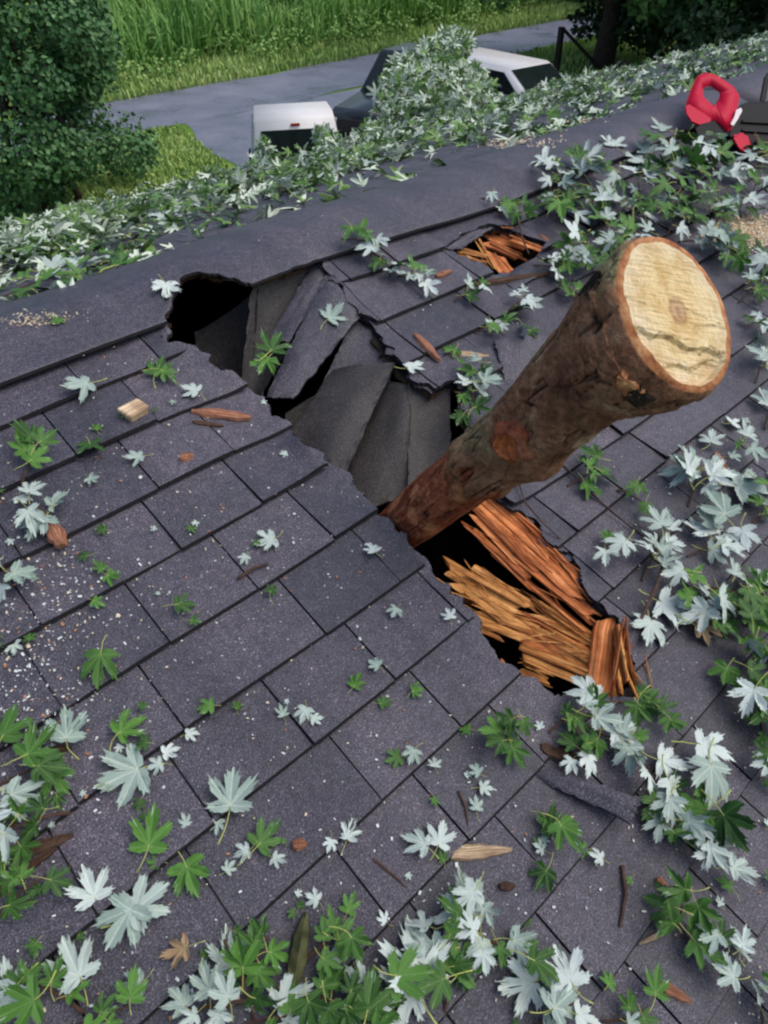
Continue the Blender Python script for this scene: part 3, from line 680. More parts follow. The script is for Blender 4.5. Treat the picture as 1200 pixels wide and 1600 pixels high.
def leaf_geo(rg, lob=1.0, curl=None, fold=None, low=False):
    """upper and lower skins of one leaf, stalk base at the origin, tip along +Y, length 1"""
    ol = leaf_outline(rg, lob)
    if low: ol = [ol[i] for i in range(0, len(ol)) if (HALF[abs(i-(len(HALF)-1))][0] in (0, 7, 21, 24, 37, 43, 54, 70, 98, 126, 168))]
    curl = float(np.clip(rg.normal()*0.36, -0.45, 0.45)) if curl is None else curl; fold = (rg.uniform(0.02, 0.40) if rg.random() < 0.6 else rg.uniform(0.4, 0.7)) if fold is None else fold
    tw = rg.normal()*0.12; wv, wp = rg.uniform(0.03, 0.10), rg.uniform(0, 6)
    ring = (0.0, 0.35, 0.7, 1.0) if not low else (0.0, 1.0)
    V, UV, Fc = [(0, 0, 0)], [(0, 0)], []
    droop = {0: rg.normal()*0.22, 1: rg.normal()*0.32, 2: rg.normal()*0.4, -1: rg.normal()*0.32, -2: rg.normal()*0.4}
    droop = {k_: float(np.clip(v_, -0.4, 0.4)) for k_, v_ in droop.items()}
    for q in ring[1:]:
        for a, r_ in ol:
            x, y = math.sin(a)*r_*q, math.cos(a)*r_*q
            deg = math.degrees(a); lobe = round(deg/47) if abs(deg) < 118 else (2 if deg > 0 else -2); lobe = max(-2, min(2, lobe))
            dc = {0: 0, 1: 43, 2: 96}[abs(lobe)]*(1 if lobe >= 0 else -1); dd = abs(deg-dc)
            rad = r_*q
            z = fold*rad*min(dd/22.0, 1.0)*0.5+droop[lobe]*rad*rad*0.8+curl*y*abs(y)*0.6+tw*x*y+wv*math.sin(7*rad+wp+a*3)*rad
            V.append((x, y, z)); UV.append((min(dd/22.0, 1.0)*min(1.0, rad*2.2)+0.002, rad))
    n = len(ol); m_ = len(ring)-1
    for k in range(n-1): Fc.append((0, 1+k+1, 1+k))
    for j in range(m_-1):
        o = 1+j*n
        for k in range(n-1): Fc.append((o+k, o+k+1, o+n+k+1, o+n+k))
    return V, UV, Fc
def orient_up(V, Fc):                                     # make faces point to +Z
    a, b, c = (np.array(V[i]) for i in Fc[0][:3])
    return Fc if np.cross(b-a, c-a)[2] > 0 else [f[::-1] for f in Fc]
LIFT = {}
def make_leaf_mesh(seed, stalk=True, brown=False, lob=1.0, flip=False):
    rg = np.random.default_rng(seed); V, UV, Fc = leaf_geo(rg, lob)
    if flip: V = [(x, y, -z) for x, y, z in V]             # a leaf lying on its face bends up from the roof too
    Fc = orient_up(V, Fc); n = len(V)
    if rg.random() < 0.6:                                 # insect holes and torn edges
        for _ in range(int(rg.integers(1, 4))):
            nb = (len(Fc))//3; q0 = int(rg.integers(nb, 2*nb-3)); del Fc[q0:q0+int(rg.integers(1, 3))]
    VV = list(V)+[(x, y, z-0.008) for x, y, z in V]; FF = list(Fc)+[tuple(i+n for i in f[::-1]) for f in Fc]; MM = [0]*len(Fc)+[1]*len(Fc); UU = UV+UV
    if stalk:
        mb = MB(); bx, bl = rg.normal()*0.25, rg.uniform(0.6, 1.0); pts = [(0, 0.03, -0.004)]+[(bx*(i/5)**2, -bl*i/5, -0.004+0.10*math.sin(3.1*i/5)*rg.uniform(0.3, 1)) for i in range(1, 6)]
        mb.tube(pts, [0.016, 0.015, 0.015, 0.015, 0.017, 0.024], 5); o = len(VV); VV += mb.V; FF += [tuple(i+o for i in f) for f in mb.F]; MM += [2]*len(mb.F); UU += [(1, 1)]*len(mb.V)
    me = bpy.data.meshes.new('leaf'); me.from_pydata([tuple(map(float, v)) for v in VV], [], [tuple(int(i) for i in f) for f in FF])
    for m in ((M_BROWN, M_BROWN, M_PET) if brown else (M_LTOP, M_LUND, M_PET)): me.materials.append(m)
    me.polygons.foreach_set('material_index', np.array(MM, np.int32)); me.polygons.foreach_set('use_smooth', np.ones(len(FF), bool))
    ul = me.uv_layers.new(name='UVMap'); li = np.empty(len(me.loops), np.int32); me.loops.foreach_get('vertex_index', li); ul.data.foreach_set('uv', np.array(UU, np.float32)[li].ravel())
    me.update(); zz = [v[2] for v in V]; LIFT[me.name] = max(0.0, max(zz) if flip else -min(zz)); return me
LEAFS = [make_leaf_mesh(100+i, lob=0.85+0.25*random.random()) for i in range(24)]
LEAFP = [make_leaf_mesh(300+i, lob=0.85+0.25*random.random(), flip=True) for i in range(24)]
LEAFB = [make_leaf_mesh(200+i, brown=True) for i in range(2)]
def frame_near(x, s, rot, pale, tilt, tdir):
    """rotation for a leaf lying on the near slope: rot is the heading of its tip in the roof plane"""
    Y = XA*math.cos(rot)+uN*math.sin(rot); Z = nN*(-1 if pale else 1)
    t_ax = XA*math.cos(tdir)+uN*math.sin(tdir)
    Rm = Matrix.Rotation(tilt, 3, Vector(t_ax)); Y = Rm @ Vector(Y); Z = Rm @ Vector(Z); X = Y.cross(Z)
    return Matrix((X, Y, Z)).transposed().to_4x4()
def px_angle(px, py, ang):                                # image direction (degrees, 0 right, 90 up) to roof-plane heading
    x0, s0 = near(px, py); x1, s1 = near(px+20*math.cos(math.radians(ang)), py-20*math.sin(math.radians(ang)))
    return math.atan2(s1-s0, x1-x0)
def put_leaf(name, x, s, size, rot, pale, tilt=0.0, tdir=0.0, lift=0.0, parent=None, me=None):
    o = link(bpy.data.objects.new(name, me or (LEAFP if pale else LEAFS)[int(rng.integers(24))]))
    M = frame_near(x, s, rot, pale, tilt, tdir); p = S(x, s, top_h(x, s)+0.004+lift+0.75*size*LIFT[o.data.name]+0.25*size*abs(math.sin(tilt)))
    M = Matrix.Translation(Vector(p)) @ M @ Matrix.Diagonal((size*rng.uniform(0.85, 1.1), size, size, 1))
    if parent is None: o.matrix_world = M
    else: o.parent = parent; o.matrix_basis = parent.matrix_basis.inverted() @ M
    return o
def mpp(px, py): x, s = near(px, py); return np.linalg.norm(S(x, s)-CAM)/FPX      # metres per pixel there
def leaf_center(px, py, size, rot):                       # the stalk base, so that the blade is centred on the pixel
    x, s = near(px, py); return x-0.42*size*math.cos(rot), s-0.42*size*math.sin(rot)
def single(px, py, spx, ang, pale, label, tilt=0.0, lift=0.0, group=None, me=None, cat='leaf', name='maple_leaf'):
    size = spx*mpp(px, py)*0.55; rot = px_angle(px, py, ang); x, s = leaf_center(px, py, size, rot)
    o = put_leaf(name, x, s, size, rot, pale, tilt if tilt else rng.normal()*0.12, rng.uniform(0, 6.3), lift+0.002, me=me)
    return tag(o, label, cat, group)
P_, G_ = True, False
SINGLES = [
 (125,622,62,200,P_,'broad pale leaf lying underside up above the square wood block'),
 (297,620,46,160,P_,'small white leaf lying just above the long orange wood chip'),
 (211,727,42,190,P_,'small white leaf below the square pale wood block'),
 (413,856,52,195,P_,'white torn leaf lying alone on the shingles left of the limb base'),
 (380,885,28,230,P_,'tiny white leaf scrap below the torn white leaf left of the limb'),
 (292,957,48,10,G_,'small green leaf with a long pale stalk pointing left'),
 (425,929,34,60,G_,'little green leaf on a shingle edge left of the splintered hole'),
 (575,870,40,125,P_,'thin white leaf fragment just below the limb base'),
 (522,503,54,30,P_,'white star shaped leaf on the bent shingle beside the big hole'),
 (262,478,62,275,P_,'pale leaf hanging over the upper left corner of the big hole'),
 (362,1240,100,85,P_,'large pale upright pointing leaf in the middle of the lower left shingles'),
 (340,1298,34,260,P_,'tiny pale leaf under the large upright pale leaf'),
 (545,1300,52,70,P_,'white curled leaf piece on the shingles at lower centre'),
 (512,1327,30,250,P_,'small white scrap just left below the white curled leaf piece'),
 (418,1308,72,50,G_,'green leaf to the right of the large upright pale leaf'),
 (376,1338,38,200,P_,'pale rounded leaf beside the green leaf at lower left'),
 (472,1127,40,250,P_,'small crumpled pale leaf on the shingles above lower centre'),
 (160,1060,82,260,G_,'drooping green leaf on the shingles among sawdust'),
 (22,1140,84,75,G_,'green leaf cut by the left frame edge below the sawdust'),
 (320,1117,42,185,G_,'dull green leaf lying across a shingle edge at centre left'),
 (372,1108,26,70,G_,'tiny round green leaf right of the dull green leaf'),
 (210,1143,76,35,G_,'dark green leaf above the pale leaf pair at left'),
 (190,1222,104,205,P_,'large pale leaf with holes lying over green leaves at left'),
 (270,1180,38,20,P_,'small white leaf beside dark green leaf at left'),
 (290,1287,30,110,P_,'small oval white scrap on the lower left shingles'),
 (240,1302,90,80,G_,'dark green leaf spread flat above the two big white leaves'),
 (300,1378,72,290,G_,'dark green leaf right of the two big white leaves'),
 (238,1408,92,40,P_,'big white leaf pointing up right, upper of an overlapping pair'),
 (192,1452,88,240,P_,'big white leaf pointing down left, lower of an overlapping pair'),
 (145,1385,74,110,P_,'pale leaf with yellow stalks left of the big white pair'),
 (118,1500,92,115,P_,'pale silvery leaf with green patches near the lower left corner'),
 (208,1540,44,200,P_,'small pale leaf right of the silvery leaf near the lower left corner'),
 (356,1485,84,95,P_,'pale pointed leaf standing by the brown curled leaf at the bottom'),
 (18,1528,70,100,P_,'pale leaf cut by the left edge near the bottom'),
 (638,1190,40,250,P_,'faint pale leaf scrap in the centre of the lower shingles'),
 (610,1192,40,200,G_,'faint green leaf scrap in the centre of the lower shingles'),
 (642,1318,66,150,P_,'pale leaf left of the cream wood sliver'),
 (682,1308,60,75,P_,'pale green tinted leaf just left above the cream wood sliver'),
 (850,1285,64,100,G_,'dark green leaf under the lifted loose shingle'),
 (868,1318,70,300,G_,'grey green folded leaf below the lifted loose shingle'),
 (835,1378,52,240,G_,'green leaf right of the cream wood sliver'),
 (545,1412,46,70,G_,'small green leaf on the shingles at lower centre'),
 (485,1405,34,150,P_,'thin white scrap left of the small green leaf at lower centre'),
 (695,968,34,110,P_,'white leaf flake left of the splintered wood'),
 (675,1195,28,90,P_,'small white oval flake below the splintered wood'),
 (735,1208,30,140,P_,'small white flake left of the green sprig below the splintered wood'),
 (580,1045,32,150,P_,'small white flake on the shingles at centre'),
 (555,1072,40,60,G_,'faint green leaf scrap on the shingles at centre'),
 (890,1090,66,130,P_,'pointed white leaf standing at the lower end of the splintered wood'),
 (1080,1240,96,275,P_,'bright white pointed leaf in front of green leaves at lower right'),
 (1090,1188,84,340,P_,'rounded white leaf above the bright pointed leaf at lower right'),
 (1000,1000,82,255,P_,'big white leaf pointing down beside the splintered wood end'),
 (1042,965,84,330,P_,'big pale leaf with long narrow lobes beside the splintered wood end'),
 (1100,695,52,80,P_,'pale leaf at the top of the sprig field right of the limb'),
 (1140,668,40,30,P_,'small pale leaf at the right edge above the sprig field'),
 (1165,775,90,350,P_,'long pale leaf lying sideways near the right edge'),
 (1190,1040,50,290,P_,'pale leaf at the right edge beside the withered brown leaf'),
 (935,668,34,90,G_,'tiny grey green leaf stuck to the underside of the limb'),
 (1075,1470,56,200,P_,'pale leaf beside green leaves low at the right'),
 (1130,1468,42,80,P_,'small pale leaf near the right edge low down'),
 (1100,1520,50,150,P_,'small pale leaf near the lower right corner'),
 (1180,1540,60,110,P_,'pale leaf at the lower right corner by the edge'),
 (1090,1350,60,300,P_,'pale leaf hanging below the large lower right leaf pile'),
 (640,1490,130,95,P_,'very large pale jagged leaf at the bottom centre'),
 (610,1560,110,200,P_,'large pale leaf at the bottom edge left of centre'),
 (718,1400,90,110,P_,'pale jagged leaf below the cream wood sliver'),
 (700,1450,80,250,P_,'pale green tinted leaf in the sprig below the cream wood sliver'),
 (800,1540,90,190,P_,'broad pale leaf near the bottom right of centre'),
 (860,1560,80,40,P_,'pale leaf at the bottom edge right of centre'),
 (250,585,56,60,G_,'green leaf beside the upper left edge of the big hole'),
 (265,600,44,330,G_,'smaller green leaf beside the upper left edge of the big hole'),
 (145,716,52,280,G_,'dark green leaf on a shingle edge left of the small white leaf'),
 (645,583,52,20,P_,'white leaf on the shingles between the reddish chip and the big hole'),
 (735,600,60,100,P_,'pale leaf wedged behind the limb'),
 (700,560,40,200,G_,'green leaf between the reddish chip and the limb'),
 (852,272,54,10,P_,'pale leaf on the edge of the ridge cap near the upper splinter hole'),
 (1022,212,40,150,P_,'pale leaf on the ridge left of the chainsaw'),
 (950,235,46,120,P_,'pale leaf on the ridge cap above the dense leaf drift'),
 (985,265,56,190,P_,'pale leaf at the top of the dense leaf drift below the ridge'),
 (1145,290,62,350,P_,'pale leaf lying below the chainsaw'),
 (430,545,80,60,G_,'green leaf inside the big hole on the bent shingles'),
 (412,580,66,240,G_,'dark green leaf hanging at the lower rim of the big hole'),
 (92,520,30,200,G_,'green leaf scrap on the left part of the ridge cap'),
]
for px, py, spx, ang, pale, lb in SINGLES:
    lift = 0.0
    if py > 1080 and px > 850: lift = 0.03
    single(px, py, spx, ang, pale, lb, lift=lift)
single(1092, 998, 66, 340, G_, 'withered brown leaf lying beside the pale leaf sprigs at right', me=LEAFB[0])
single(275, 1490, 56, 200, G_, 'curled withered brown leaf on the shingles near the bottom left', me=LEAFB[1], tilt=0.3)

# leafy twigs broken from the tree
def sprig(px, py, ang, n, spx, pale_p, label, spread=1.0, hgt=0.03, group=None):
    x, s = near(px, py); L = spx*mpp(px, py)*(0.76 if py > 1100 else 0.9); rot = px_angle(px, py, ang)
    root = empty('leaf_sprig', S(x, s, top_h(x, s)), label, 'leafy twig', group)
    mb = MB(); d = np.array([math.cos(rot), math.sin(rot)]); pr = np.array([-d[1], d[0]]); tl = L*(1.05+0.22*n/4)*spread
    bend = rng.normal()*0.25; nodes = []
    for i in range(7):
        q = i/6; c = np.array([x, s])+d*tl*(q-0.5)+pr*tl*bend*(q-0.5)**2; h = 0.005+hgt*0.5*math.sin(2.6*q)
        nodes.append((c, h))
    cx_ = 0.0
    mb.tube([S(c[0], c[1], top_h(c[0], c[1])+h) for c, h in nodes], [0.0032-0.0018*i/6 for i in range(7)], 6); mb.build('twig', M_TWIG, root)
    for j in range(n):
        q = 0.15+0.85*(j+0.5)/n; i = min(5, int(q*6)); c = nodes[i][0]*(1-(q*6-i))+nodes[i+1][0]*(q*6-i)
        sd_ = 1 if j % 2 else -1; a = rot+sd_*rng.uniform(0.35, 1.5)
        sz = L*rng.uniform(0.36, 0.76); st = sz*rng.uniform(0.25, 0.65); pale = rng.random() < pale_p
        lx, ls = c[0]+math.cos(a)*st, c[1]+math.sin(a)*st
        if in_hole(lx+math.cos(a)*sz*0.4, ls+math.sin(a)*sz*0.4) and rng.random() < 0.7: a += math.pi*0.8; lx, ls = c[0]+math.cos(a)*st, c[1]+math.sin(a)*st
        put_leaf('leaf', lx, ls, sz, a+rng.normal()*0.35, pale, rng.normal()*0.45, rng.uniform(0, 6.3), 0.006+hgt*1.2*rng.random(), parent=root)
    return root
SPRIGS = [
 (55,735,60,4,62,0.0,'green leaf sprig by the left frame edge above the pale leaves'), (55,800,330,5,58,0.95,'pale leaf sprig at the left edge above the round reddish chip'),
 (12,900,300,3,50,0.7,'pale sprig cut by the left edge beside the sawdust patch'),
 (50,1215,20,6,80,0.55,'mixed pale and green sprig at left under the sawdust'), (60,1290,200,6,78,0.6,'pale leaf sprig at left beside dark bark pieces'), (20,1330,260,4,66,0.2,'green sprig at the left edge by the bark strips'),
 (40,1400,40,3,70,0.0,'flat dark green sprig at left between bark strips and pale leaves'), (90,1550,150,6,80,0.35,'green and pale sprig in the lower left corner'), (160,1590,20,4,70,0.1,'green sprig cut by the bottom edge at left'),
 (390,1520,60,6,84,0.3,'mixed sprig at the bottom beside the pale pointed leaf'), (340,1570,190,5,72,0.75,'pale sprig at the bottom edge left of the green pile'), (500,1480,40,5,70,0.0,'dark green sprig beside the mossy twig at the bottom'), (500,1560,350,7,88,0.05,'dark green leaf pile at the bottom left of the large pale leaves'),
 (425,1590,10,5,76,0.5,'mixed sprig cut by the bottom edge left of centre'), (570,1590,80,5,90,0.4,'mixed sprig at the bottom edge under the very large pale leaf'),
 (740,1430,260,6,78,0.85,'pale drooping sprig with yellow stalks below the cream sliver'), (690,1520,100,6,84,0.45,'mixed sprig with yellow stalks at the bottom centre'), (780,1480,340,4,66,0.6,'pale sprig right of the yellow stalks at the bottom'), (850,1590,30,4,76,0.8,'pale sprig cut by the bottom edge right of centre'),
 (790,1150,250,7,56,0.05,'bright green sprig just below the lower end of the splintered hole'), (880,1130,20,6,66,0.35,'mixed sprig across the lower rim of the splintered hole'), (985,1110,340,7,66,0.05,'green sprig under the broken end of the splintered wood'),
 (940,1160,330,6,68,0.5,'mixed leaf sprig below the splintered wood with a bare yellow twig'), (1000,1210,300,7,72,0.7,'pale sprig in the heart of the lower right leaf pile'), (900,1180,200,4,56,0.8,'pale sprig at the left of the lower right leaf pile'), (1080,1275,250,7,80,0.0,'dark green sprig under the bright pointed leaf at lower right'), (1020,1270,280,5,66,0.5,'mixed sprig at the bottom of the lower right leaf pile'), (1090,1320,290,4,60,0.7,'pale sprig trailing below the lower right leaf pile'),
 (1050,1425,260,6,62,0.05,'green sprig with a bare stalk pointing left low at the right'), (1090,1490,330,4,56,0.5,'mixed small sprig below the green sprig low at the right'), (970,1590,20,4,60,0.4,'small mixed sprig cut by the bottom edge at right'), (1170,1580,100,3,60,0.4,'small sprig in the lower right corner'),
 (1010,880,70,7,66,0.9,'pale sprig with yellow green stalks right of the splintered wood'), (1075,770,80,7,60,0.85,'pale sprig at the top of the leaf heap right of the limb'), (960,860,200,4,54,0.6,'pale sprig touching the splintered hole on its right'), (1100,860,30,7,66,0.85,'dense pale sprig in the leaf heap right of the limb'), (1060,930,300,7,68,0.6,'pale sprig hanging over dark green leaves at right'), (1130,935,350,6,66,0.6,'pale sprig at the right below the leaf heap'), (1100,980,10,6,60,0.05,'dark green sprig under the leaf heap at right'),
 (1150,1010,340,7,64,0.1,'green sprig at the right edge beside the withered leaf'), (1170,960,60,5,60,0.7,'pale sprig at the right edge above the green sprigs'), (1140,1075,310,7,60,0.15,'green sprig at right above the bare shingles'), (1170,1130,270,5,58,0.6,'mixed sprig at the right edge below the green sprigs'), (1185,1200,250,4,60,0.3,'green trailing sprig at the right edge'),
 (905,755,20,6,46,0.35,'small mixed sprig on the shingles under the limb'), (980,785,330,3,40,0.2,'little green sprig on a shingle edge under the limb'), (1130,725,30,4,44,0.8,'pale sprig beside the pinkish chip at right'), (1180,810,60,4,54,0.4,'mixed sprig at the right edge beside the long pale leaf'),
 (1175,590,80,4,46,0.8,'pale sprig at the right edge beside the sawn face'), (1190,660,60,3,46,0.6,'pale sprig at the right edge under the sawn face'), (1170,520,200,4,42,0.6,'mixed sprig at the right edge behind the sawn face'),
 (555,410,350,5,42,0.25,'bright green sprig below the ridge beside the bent shingles'), (590,430,320,5,40,0.9,'pale sprig between the ridge and the star shaped leaf'), (640,455,340,5,38,0.9,'pale sprig left of the upper splinter hole'), (725,475,10,4,36,0.6,'small mixed sprig below the upper splinter hole'), (800,490,30,5,40,0.95,'white sprig below the upper splinter hole'), (760,530,350,4,36,0.8,'white leaf sprig above the broken stub'), (800,540,20,3,34,0.1,'green sprig against the upper side of the limb'),
 (735,620,80,6,54,0.6,'mixed sprig wedged between the limb and the broken shingles'), (715,650,100,4,44,0.2,'green sprig hanging at the hole beside the limb'), (850,430,340,4,38,0.5,'mixed sprig right of the upper splinter hole'), (890,480,100,4,40,0.1,'green sprig behind the dark bark of the limb'),
 (765,330,340,3,36,0.2,'small green sprig on the ridge cap edge above the splinter hole'), (800,345,300,4,38,0.1,'green sprig hanging above the upper splinter hole'),
]
for a in SPRIGS: sprig(*a)
# the drift of leaves below the ridge at upper right
drift = [(865,300),(880,345),(905,290),(920,330),(950,300),(935,370),(965,345),(990,310),(1000,360),(1030,290),(1040,330),(1065,355),(1075,300),(1100,270),(1100,330),(1130,355),(1150,330),(1170,300),(1185,350),(1160,390),(1120,400),(1085,395),(1185,430),(1165,470),(900,395),(880,420),(950,400),(985,390),(925,430),(1040,370),(1060,250),(1090,255),(1180,265),(1190,390),(1010,260),(1140,420),(860,320)]
spots = ['at its left end near the upper splinter hole', 'on its upper rim near the ridge cap', 'at its middle behind the sawn limb', 'just above the sawn face', 'at its right end by the chainsaw']
drift = [q for q in drift if abs(q[0]-1165) > 38 or abs(q[1]-368) > 26]
for i, (px, py) in enumerate(drift):
    k = 4 if px > 1080 else (3 if px > 970 and py > 340 else (1 if py < 300 else (0 if px < 915 else 2)))
    sprig(px, py, rng.uniform(0, 360), 6, 43, 0.40, 'leafy maple twig in the leaf drift '+spots[k], hgt=0.05, group='leafy twigs of the drift, '+spots[k])
# small loose leaves strewn between
cnt = 0
while cnt < 110:
    px, py = rng.uniform(0, 1200), rng.uniform(560, 1600)
    if 300 < px < 1100 and 700 < py < 1100 and rng.random() < 0.75: continue
    x, s = near(px, py)
    if in_hole(x, s) or s > -0.25 or (560 < px < 1150 and py < 850): continue
    pale = rng.random() < 0.5
    zone = ('left' if px < 420 else 'right' if px > 800 else 'middle')+(' upper' if py < 1000 else ' lower')
    single(px, py, rng.uniform(12, 36), rng.uniform(0, 360), pale, ('tiny pale leaf scrap' if pale else 'tiny green leaf scrap')+' loose on the bare shingles of the %s %s part' % tuple(zone.split()[::-1]), group=('tiny pale' if pale else 'tiny green')+' leaf scraps, '+zone, name='leaf_scrap', cat='leaf scrap')
    cnt += 1
# ------------------------------------------------------------------ wood chips, bark bits, twigs and sawdust on the near slope
def chip(px, py, lpx, wpx, ang, m, label, seed, name='wood_chip', thick=0.30, cat='wood chip', taper=(0.7, 0.3)):
    rg = np.random.default_rng(seed); x, s = near(px, py); k = mpp(px, py); L, W = lpx*k, wpx*k; rot = px_angle(px, py, ang)
    d = XA*math.cos(rot)+uN*math.sin(rot); sdv = np.cross(nN, d); c = S(x, s, top_h(x, s)); T = W*thick
    V, Fc, UV = [], [], []; n = 9
    for i in range(n+1):
        q = i/n; t = math.sin(math.pi*min(max(q, 0.02), 0.98))**0.35; w_ = W*0.5*t*(taper[0]*(1-q)+taper[1]*q+0.25)*rg.uniform(0.82, 1.12)
        z = T*0.5*math.sin(math.pi*q)*0.6
        for e, h in ((-1, 0.0), (-0.8, 0.8), (0.1, 1.1), (0.85, 0.7), (1, 0.0)):
            p = c+d*L*(q-0.5+rg.normal()*0.012)+sdv*e*w_*(1+rg.normal()*0.05)+nN*(0.002+z+h*T*(0.75+rg.random()*0.3))
            V.append(p); UV.append((e*0.2+seed*0.3, q*L*4))
    for i in range(n):
        for j in range(5): Fc.append((i*5+j, i*5+(j+1) % 5, (i+1)*5+(j+1) % 5, (i+1)*5+j))
    Fc += [tuple(range(5))[::-1], tuple(n*5+j for j in range(5))]
    o = mesh_obj(name, V, Fc, m); ul = o.data.uv_layers.new(name='UVMap'); li = np.empty(len(o.data.loops), np.int32); o.data.loops.foreach_get('vertex_index', li); ul.data.foreach_set('uv', np.array(UV, np.float32)[li].ravel())
    return tag(o, label, cat)
M_BBIT = wood_mat('bark_bit', (0.06, 0.035, 0.025), (0.13, 0.075, 0.05), (0.2, 0.13, 0.09))
chip(345, 652, 86, 24, -6, M_CHIPR, 'long orange wood chip with a forked tip left of the big hole', 1, taper=(0.5, 0.6))
chip(325, 668, 46, 12, -8, M_BBIT, 'thin brown bark sliver under the long orange chip', 2, 'bark_sliver', cat='bark sliver')
def block(px, py, spx, ang, m, label, seed, hk=0.5, asp=0.85):
    rg = np.random.default_rng(seed); x, s = near(px, py); L = spx*mpp(px, py); rot = px_angle(px, py, ang); d = XA*math.cos(rot)+uN*math.sin(rot); e = np.cross(nN, d); c = S(x, s, top_h(x, s)+0.002)
    bm = bmesh.new(); vs_ = [bm.verts.new(c+d*L*0.5*i*rg.uniform(0.8, 1.1)+e*L*0.5*asp*j*rg.uniform(0.8, 1.1)+nN*(L*hk*k*rg.uniform(0.8, 1.15))) for k in (0, 1) for i, j in ((-1, -1), (1, -1), (1, 1), (-1, 1))]
    for f in ((0, 3, 2, 1), (4, 5, 6, 7), (0, 1, 5, 4), (1, 2, 6, 5), (2, 3, 7, 6), (3, 0, 4, 7)): bm.faces.new([vs_[q] for q in f])
    bmesh.ops.bevel(bm, geom=bm.edges[:], offset=L*0.05, segments=2, affect='EDGES'); o = bm_obj('wood_block', bm, m)
    ul = o.data.uv_layers.new(name='UVMap'); li = np.empty(len(o.data.loops), np.int32); o.data.loops.foreach_get('vertex_index', li); co = np.array([v.co for v in o.data.vertices]); uvs = np.stack([(co-c) @ e*2+(co-c) @ nN, (co-c) @ d*3], 1).astype(np.float32); ul.data.foreach_set('uv', uvs[li].ravel())
    return tag(o, label, 'wood block')
block(211, 656, 34, 30, M_CHIP, 'square pale wood block on the left shingles', 3)
chip(292, 725, 20, 15, 10, M_CHIPR, 'small reddish chip below the long orange chip', 4, thick=0.5, taper=(0.8, 0.7))
chip(91, 845, 46, 27, -60, M_CHIPR, 'lumpy reddish chip at left below the pale leaf sprig', 5, thick=0.5, taper=(0.7, 0.7))
chip(741, 1334, 102, 20, 4, M_CHIP, 'long cream wood sliver on the lower shingles', 6, taper=(0.9, 0.55))
chip(466, 1324, 20, 17, 0, M_CHIPR, 'small square reddish chip right of the green leaf at lower left', 7, thick=0.5, taper=(0.8, 0.8))
chip(664, 555, 62, 20, -48, M_CHIPR, 'flat pinkish red chip below the star shaped white leaf', 8)
chip(730, 563, 60, 14, -5, M_CHIP, 'pale wood sliver beside the limb and the pinkish red chip', 9)
chip(1120, 735, 40, 20, -60, M_CHIPR, 'pinkish chip standing among pale leaves at right', 10)
chip(97, 1178, 28, 18, 10, M_BBIT, 'brown bark lump beside leaves at left', 11, 'bark_piece', 0.5, 'bark piece')
chip(80, 1322, 60, 20, 20, M_BBIT, 'dark bark piece among the left leaf sprigs', 12, 'bark_piece', 0.4, 'bark piece')
chip(35, 1368, 90, 22, 35, M_BBIT, 'long dark bark strip at the lower left edge', 13, 'bark_piece', 0.3, 'bark piece')
chip(1045, 1552, 40, 18, -30, M_CHIPR, 'brown chip near the lower right corner', 14)
chip(786, 1388, 22, 16, 0, M_BBIT, 'small brown bark crumb below the cream sliver', 15, 'bark_piece', 0.5, 'bark piece')
chip(1030, 1395, 34, 16, -60, M_CHIPR, 'orange brown chip on the green sprig low at the right', 16)
chip(850, 1522, 24, 12, -40, M_CHIPR, 'small orange chip near the bottom right of centre', 17)
chip(870, 1185, 60, 26, -25, M_BBIT, 'broken brown bark slab left of the lower right leaf pile', 18, 'bark_piece', 0.4, 'bark piece')
chip(800, 445, 130, 14, 8, M_BBIT, 'long weathered wood strip below the upper splinter hole', 19, 'wood_strip', 0.4, 'wood strip')
chip(850, 382, 24, 10, -40, M_CHIPR, 'small orange sliver at the right of the upper splinter hole', 20)
chip(690, 440, 30, 14, 20, M_CHIPR, 'small reddish chip left of the upper splinter hole', 21)
chip(465, 1490, 90, 34, 80, plain('mossy_bark', (0.07, 0.075, 0.03), 0.9, 0.5, 40), 'mossy piece of branch among the bottom leaves', 22, 'mossy_branch', 0.6, 'branch')
chip(905, 1150, 70, 9, -35, M_CHIP, 'bare yellow twig piece in the lower right leaf pile', 23, 'bare_twig', 0.8, 'twig', taper=(0.8, 0.5))
chip(1015, 1465, 50, 6, 25, M_CHIP, 'bare yellow stalk pointing left of the green sprig low at the right', 24, 'bare_twig', 0.9, 'twig', taper=(0.8, 0.6))
def twig(pts, rad, label, name='bare_twig'):
    mb = MB(); mb.tube([S(*near(px, py), top_h(*near(px, py))+rad+h) for px, py, h in pts], [rad*(1-0.5*i/len(pts)) for i in range(len(pts))], 6)
    return tag(mb.build(name, M_TWIG), label, 'twig')
twig([(372,912,0),(395,898,0.003),(418,890,0)], 0.004, 'short dark twig below the torn white leaf left of the limb')
twig([(965,1355,0),(968,1400,0.004),(960,1450,0)], 0.004, 'thin dark twig lying upright on the lower right shingles')
twig([(712,1240,0),(722,1265,0.003),(726,1295,0)], 0.003, 'thin dark twig above the cream wood sliver')
twig([(350,1470,0),(380,1540,0.01),(400,1600,0)], 0.003, 'thin dark twig in the bottom left leaves')
twig([(825,690,0.004),(880,740,0.012),(930,790,0.006),(985,835,0.004)], 0.003, 'long thin twig running from the limb to the pale leaf heap')
twig([(800,745,0.01),(812,800,0.03),(840,830,0.02),(870,850,0.004)], 0.0025, 'dark looping twig on the shingles beside the upper splinter edge')
twig([(985,990,0.01),(1010,930,0.03),(1030,870,0.03),(1040,820,0.02)], 0.004, 'upright reddish twig in the pale leaf heap at right')
twig([(580,1345,0),(610,1370,0.003),(640,1400,0)], 0.003, 'thin twig left of the pale jagged leaf')
